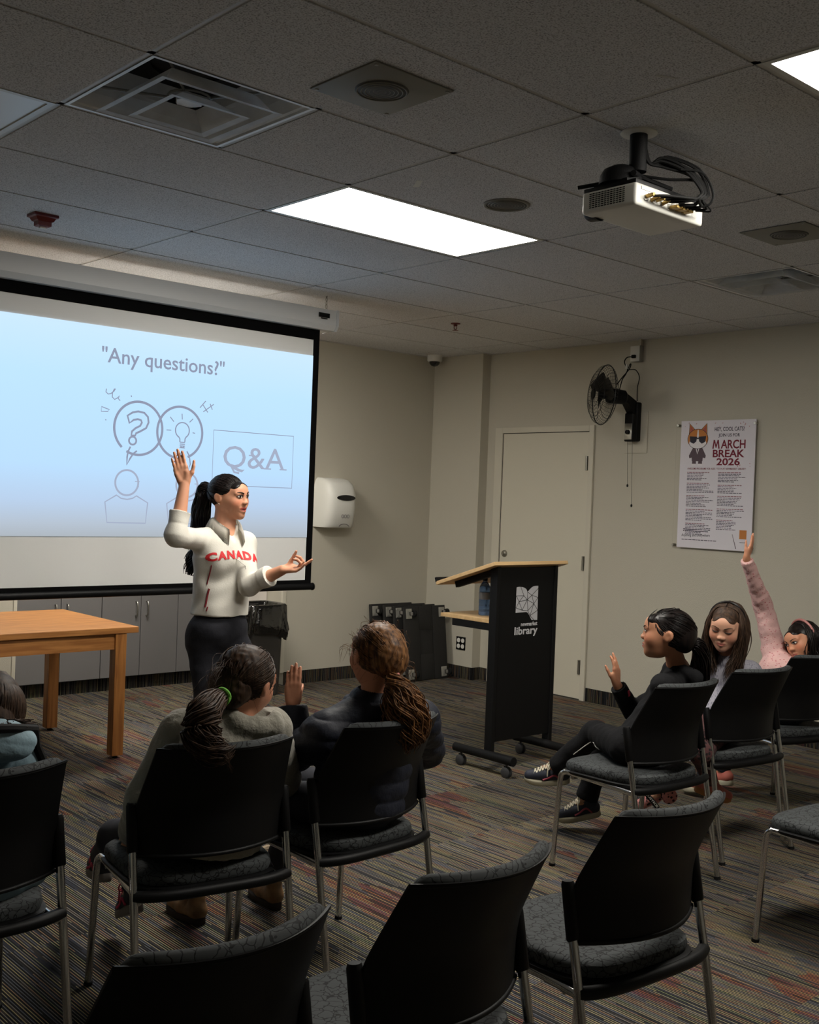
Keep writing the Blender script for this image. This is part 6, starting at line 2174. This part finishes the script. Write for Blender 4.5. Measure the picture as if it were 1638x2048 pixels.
jk, jt = blob('hoodie', JK, .0042, M['black_cotton'], t, disp=folds(.003, 28, 4))
b = NB(); pts = surface_line(jt, [(1.171, -3.1, 0.748), (1.169, -3.1, 0.736), (1.162, -3.1, 0.723)], 1); tube(b, pts, .008, 6, flat=(Vector(fw), .3)); obj('chest_print', b, M['hot_pink'], jk, world=True)
PT = [EL(pe, (.125, .11, .10), A_, .03)]
for q, fr in (('R', .93), ('L', .96)):
    hp, kn, an = [V3(J[x + q]) for x in ('hip', 'kn', 'an')]
    PT += [RC(hp, kn, .072, .054, .02), FC(kn, lerp(kn, an, fr), .052, .052, .02), RC(kn, lerp(kn, an, .1), .054, .052)]
tr, tt = blob('trousers', PT, .0045, M['black_cotton'], t, disp=folds(.003, 26, 5))
b = NB(); P_ = surface_line(tt, [(1.059, -3.15, 0.517), (1.105, -3.05, 0.501), (1.108, -2.98, 0.489), (1.085, -2.93, 0.478), (1.053, -2.9, 0.462), (1.065, -2.85, 0.429), (1.082, -2.8, 0.385)], 1, .001)
tube(b, smooth_path(P_, 4), .0022, 6); obj('side_stripe', b, M['plate'], tr, world=True)
M['shoe_navy'] = mat('navy mesh shoe', lin(30, 34, 48), .7)
shoe(t, J['anL'], (-0.6339, 0.7712, -0.0586), .205, M['shoe_navy'], M['sole_cream'], M['lace_cream'], M['pink_red'], up=(-0.2858, -0.0483, 0.9571))
shoe(t, V3(J['anR']) - (0, 0, .0), V3(J['toeR']) - V3(J['anR']) + np.array((0, 0, .05)), .205, M['shoe_navy'], M['sole_cream'], M['lace_cream'], M['pink_red'])
hair, ht = blob('hair', cap_prims(F, extra=[EL(F.p((0, -.36, -.02)), np.array((.27, .17, .26)) * F.k, F.A, .03)]), .004, M['hair_black'], t)
T0_ = V3((1.185, -3.36, 0.989)); tl = F.local(T0_[None])[0]
strands('hair_strand', skull_hair(F, tl, 460, 1.02, .30, messy=.012), .0018, M['hair_black'], hair)
fly = []
for s in (-1, 1):
    for _ in range(16): fly.append(bez([F.p((s * .08 + random.gauss(0, .05), .25, .44)), F.p((s * .2 + random.gauss(0, .04), .36, .30)), F.p((s * .27 + random.gauss(0, .03), .33, .12 + random.gauss(0, .05)))], 5))
strands('fringe', fly, .0009, M['hair_black'], hair)
g = [T0_, (1.195, -3.38, 0.982), (1.229, -3.38, 0.934), (1.257, -3.36, 0.866), (1.293, -3.33, 0.795), (1.32, -3.3, 0.734)]
strands('ponytail', tail_hair(g, [.012, .026, .032, .036, .036, .026], 220, .006, 1.5, fray=.2), .0026, M['hair_black'], hair, 4)
wrist_ring('hair_tie', mat('bright blue hair tie', lin(60, 130, 200), .7), hair, T0_, (.5, -.3, -.1), .013, .006)

# ================================================================ CHILD with long brown hair, looking down
M['grey_knit'] = speck_mat('grey ribbed knit', lin(150, 148, 158), lin(118, 116, 130), 120, .36, (1.2, 1.2, .12))
M['leopard'] = speck_mat('pink leopard print', lin(206, 138, 134), lin(60, 38, 44), 55, .36)
M['leopard_dark'] = speck_mat('plum leopard print', lin(84, 52, 52), lin(30, 22, 24), 55, .40)
t = thing('person', 'seated child with long brown hair looking down in a grey knit sweater', 'person', (1.74, -3.12, 0), group=GP)
F = head_frame((1.757, -3.17, 1.001), 252, -13, -5, .222)
J = dict(neck=(1.822, -3.15, 0.844), chest=(1.855, -3.13, 0.73), pelvis=(1.75, -3.12, .535), right=(-.17, .98, 0),
         shL=(1.928, -3.2, 0.779), shR=(1.79, -3.05, 0.764), elL=(1.962, -3.22, 0.601), wrL=(1.808, -3.16, 0.484), elR=(1.814, -3.02, 0.606), wrR=(1.725, -3.06, 0.522),
         hipL=(1.70, -3.18, .53), hipR=(1.70, -3.06, .53), knL=(1.47, -3.24, .47), knR=(1.46, -2.96, .48), anL=(1.783, -3.1, 0.267), anR=(1.68, -2.9, 0.185), toeL=(2.004, -3.08, 0.181), toeR=(1.526, -2.92, 0.157))
HR_ = hand_prims(J['wrR'], (0.0116, 0.1053, -0.9944), (0.8704, 0.4924, -0.0007), .125, 1, (.4, .4, .4, .5)); HL_ = hand_prims(J['wrL'], (-0.6551, 0.7188, -0.2328), (0.15, 0.1114, -0.9824), .125, -1, (.3, .3, .3, .4))
bp = body_prims(J, .78, F, {'R': HR_, 'L': HL_}, young=1)
body, tree = blob('body', bp, .0034, M['skin'], t, paint_skin(F, lin(206, 156, 130), lin(166, 92, 84), lin(60, 40, 30), lid=lin(176, 124, 104)))
add_face(F, tree, body, closed=True, brow_col=M['hair_dark'])
T_, A_ = torso(J['chest'], J['pelvis'], J['right'], .78); fw, upv, rv = A_[1], A_[2], A_[0]
ch, pe = V3(J['chest']), V3(J['pelvis'])
JK = [EL(ch, (.132, .095, .125), A_, .03), FC(ch, pe + upv * .01, .138, .142, .03, fl=(fw, 1.4)), RC(V3(J['neck']) - upv * .015, ch, .058, .11, .03)]
for q in 'RL':
    sh, el, wr = [V3(J[x + q]) for x in ('sh', 'el', 'wr')]
    JK += [RC(lerp(J['neck'], ch, .4), sh, .055, .052, .02), RC(sh, el, .052, .043, .02), FC(el, lerp(el, wr, .9), .043, .034, .01), RC(el, lerp(el, wr, .2), .043, .041, .01)]
jk, jt = blob('sweater', JK, .0042, M['grey_knit'], t, disp=folds(.003, 28, 6))
PT = [EL(pe, (.120, .105, .09), A_, .03)]
for q in 'RL':
    hp, kn, an = [V3(J[x + q]) for x in ('hip', 'kn', 'an')]
    PT += [RC(hp, kn, .070, .050, .02), FC(kn, an, .050, .036, .02), RC(kn, lerp(kn, an, .1), .052, .05)]
blob('leggings', PT, .005, M['leopard_dark'], t)
so = shoe(t, (1.67, -2.93, 0.179), (-0.5012, 0.5891, -0.6338), .205, M['leopard'], M['sneak_dark'], name='boot', hgt=.075, shaft=.05, up=(-0.3839, -0.9208, -0.0692))
st_c = V3((1.462, -3.0, 0.199))
b = NB(); box(b, st_c, (.096, .024, .022), Matrix(((0.4874, -0.4533, -0.7463), (0.6701, 0.7422, -0.0132), (0.5599, -0.4937, 0.6654))).transposed(), .008, 2)
stp = obj('strap', b, M['black_rubber'], so, world=True)
b = NB(); put_text(b, text_geo('JUSTICE', w=.078, h=.013, bold=.03), V3(st_c) - V3((0.6701, 0.7422, -0.0132)) * .0123, (0.4874, -0.4533, -0.7463), (0.5599, -0.4937, 0.6654), -V3((0.6701, 0.7422, -0.0132)) * .001)
obj('strap_text', b, M['plate'], stp, world=True, smooth=False)
M['salmon'] = mat('salmon shoe', lin(196, 110, 96), .7); M['orange_sole'] = mat('orange sole', lin(190, 128, 78), .7)
shoe(t, J['anL'], (0.7637, -0.5566, -0.327), .18, M['salmon'], M['orange_sole'], up=(0.1951, -0.159, 0.9678))
hair, ht = blob('hair', cap_prims(F, cut=(.36, .48, .37), extra=[EL(F.p((0, -.34, -.15)), np.array((.33, .20, .36)) * F.k, F.A, .03)]), .004, M['hair_dark'], t)
lk = []
for _ in range(800):
    s = random.choice((-1, 1))
    y0 = random.uniform(-.42, .30); top = on_skull(nrm(np.array((s * .03, y0, .60))), 1.03)
    side = np.array((s * random.uniform(.31, .41), y0 * .55 + random.uniform(-.10, .13), random.uniform(-.05, .10)))
    low = side + np.array((s * random.uniform(-.12, .06), random.uniform(-.05, .14), -.45))
    end = low + np.array((s * random.uniform(-.14, .03) - s * .04, random.uniform(.0, .25), -random.uniform(.25, .62)))
    mid = on_skull(nrm(np.array((s * .45, y0 * .9, .42))), 1.05)
    P_ = [F.p(top), F.p(mid), F.p(side)]
    a_ = F.p(low); e_ = F.p(end)
    a_[2] = min(a_[2], P_[2][2] - .06); e_[2] = min(e_[2], a_[2] - .06)
    lk.append(bez(P_ + [a_, e_], 5))
strands('long_hair', lk, .0026, M['hair_dark'], hair, 4)
b = NB(); tube(b, [Vector(F.p(on_skull(nrm(np.array((math.sin(a), .12, math.cos(a)))), 1.07))) for a in np.linspace(-1.7, 1.7, 24)], .006, 6)
obj('headband', b, M['hair_black'], hair, world=True)

# ================================================================ CHILD in pink leaning with an arm up
M['pink_knit'] = speck_mat('pink flecked knit', lin(208, 168, 164), lin(170, 80, 88), 46, .2, (1, 1, 2.6))
t = thing('person', 'child in a pink flecked sweater leaning over with the right arm stretched high', 'person', (2.47, -3.08, 0), group=GP)
F = head_frame((2.476, -3.17, 0.887), 286, -10, 20, .205)
J = dict(neck=(2.509, -3.1, 0.77), chest=(2.434, -3.08, 0.709), pelvis=(2.48, -3.09, .535), right=(.34, .94, 0),
         shL=(2.442, -3.18, 0.718), shR=(2.461, -3.02, 0.828), elR=(2.409, -2.98, 1.055), wrR=(2.192, -3.0, 1.304), elL=(2.788, -3.02, 0.509), wrL=(2.557, -3.04, 0.451),
         hipL=(2.42, -3.06, .53), hipR=(2.55, -3.04, .53), knL=(2.36, -2.76, .48), knR=(2.56, -2.74, .48), anL=(2.36, -2.70, .11), anR=(2.58, -2.68, .11), toeL=(2.35, -2.58, .04), toeR=(2.6, -2.56, .04))
HR_ = hand_prims(J['wrR'], (0.2459, -0.2052, 0.9473), (-0.2669, 0.9263, 0.266), .130, 1, curls=[(.1, .12, .1), (.1, .12, .1), (.1, .14, .1), (.12, .16, .1)], spread=.008, thumb_out=.3, thumb_curl=.15)
HL_ = hand_prims(J['wrL'], (-0.6702, 0.1089, -0.7342), (0.2263, 0.5442, -0.8079), .125, -1, (.6, .6, .6, .6))
bp = body_prims(J, .78, F, {'R': HR_, 'L': HL_}, young=1)
body, tree = blob('body', bp, .0036, M['skin'], t, paint_skin(F, lin(196, 138, 108), lin(160, 84, 78), lin(30, 20, 18), lid=lin(130, 84, 66)))
add_face(F, tree, body)
T_, A_ = torso(J['chest'], J['pelvis'], J['right'], .78); fw, upv, rv = A_[1], A_[2], A_[0]
ch, pe = V3(J['chest']), V3(J['pelvis'])
JK = [EL(ch, (.135, .10, .120), A_, .03), FC(ch, pe - upv * .0, .142, .145, .03, fl=(fw, 1.35)), RC(V3(J['neck']) - upv * .04, ch, .040, .09, .02)]
for q in 'RL':
    sh, el, wr = [V3(J[x + q]) for x in ('sh', 'el', 'wr')]
    JK += [RC(lerp(J['neck'], ch, .8), sh, .055, .058, .02), RC(sh, el, .060, .048, .02), FC(el, lerp(el, wr, .97), .047, .030, .01), RC(el, lerp(el, wr, .2), .048, .046, .01)]
jk, jt = blob('sweater', JK, .0042, M['pink_knit'], t, disp=folds(.0035, 28, 8))
PT = [EL(pe, (.120, .105, .09), A_, .03)]
for q in 'RL':
    hp, kn, an = [V3(J[x + q]) for x in ('hip', 'kn', 'an')]
    PT += [RC(hp, kn, .070, .050, .02), FC(kn, an, .050, .038, .02), RC(kn, lerp(kn, an, .1), .052, .05)]
blob('trousers', PT, .006, M['jeans'], t)
for q in 'LR': shoe(t, J['an' + q], V3(J['toe' + q]) - V3(J['an' + q]) + np.array((0, 0, .05)), .19, M['salmon'], M['sole_cream'])
hair, ht = blob('hair', cap_prims(F, extra=[EL(F.p((0, -.34, -.15)), np.array((.35, .22, .36)) * F.k, F.A, .03)]), .004, M['hair_black'], t)
lk = []
for _ in range(420):
    s = random.choice((-1, 1))
    y0 = random.uniform(-.42, .26); top = on_skull(nrm(np.array((s * .03, y0, .60))), 1.03)
    mid = on_skull(nrm(np.array((s * .45, y0 * .9, .42))), 1.05)
    side = np.array((s * random.uniform(.36, .43), y0 * .55 + random.uniform(-.12, .06), random.uniform(-.05, .10)))
    P_ = [F.p(top), F.p(mid), F.p(side)]
    a_ = P_[2] + np.array((random.gauss(0, .01), random.gauss(0, .01), -.07)); e_ = a_ + np.array((random.gauss(0, .02), random.gauss(0, .02), -random.uniform(.05, .12)))
    lk.append(bez(P_ + [a_, e_], 5))
strands('long_hair', lk, .0026, M['hair_black'], hair, 4)
b = NB(); tube(b, [Vector(F.p(on_skull(nrm(np.array((math.sin(a), .05, math.cos(a)))), 1.10))) for a in np.linspace(-1.8, 1.8, 28)], .007, 8, flat=(Vector(F.v((0, 1, 0))), 1.0))
obj('headband', b, mat('rose headband', lin(190, 128, 124), .5), hair, world=True)
c_ = V3(J['wrL'])
for k in range(12):
    a = 2 * PI * k / 12; dd = nrm((-0.6702, 0.1089, -0.7342)); e1 = nrm(np.cross(dd, (0, .3, 1))); e2 = np.cross(dd, e1)
    if k == 0: b = NB()
    bmesh.ops.create_icosphere(b, subdivisions=1, radius=.0045, matrix=Matrix.Translation(Vector(c_ + (e1 * math.cos(a) + e2 * math.sin(a)) * .024)))
obj('bead_bracelet', b, mat('beads', lin(200, 150, 120), .4), body, world=True)
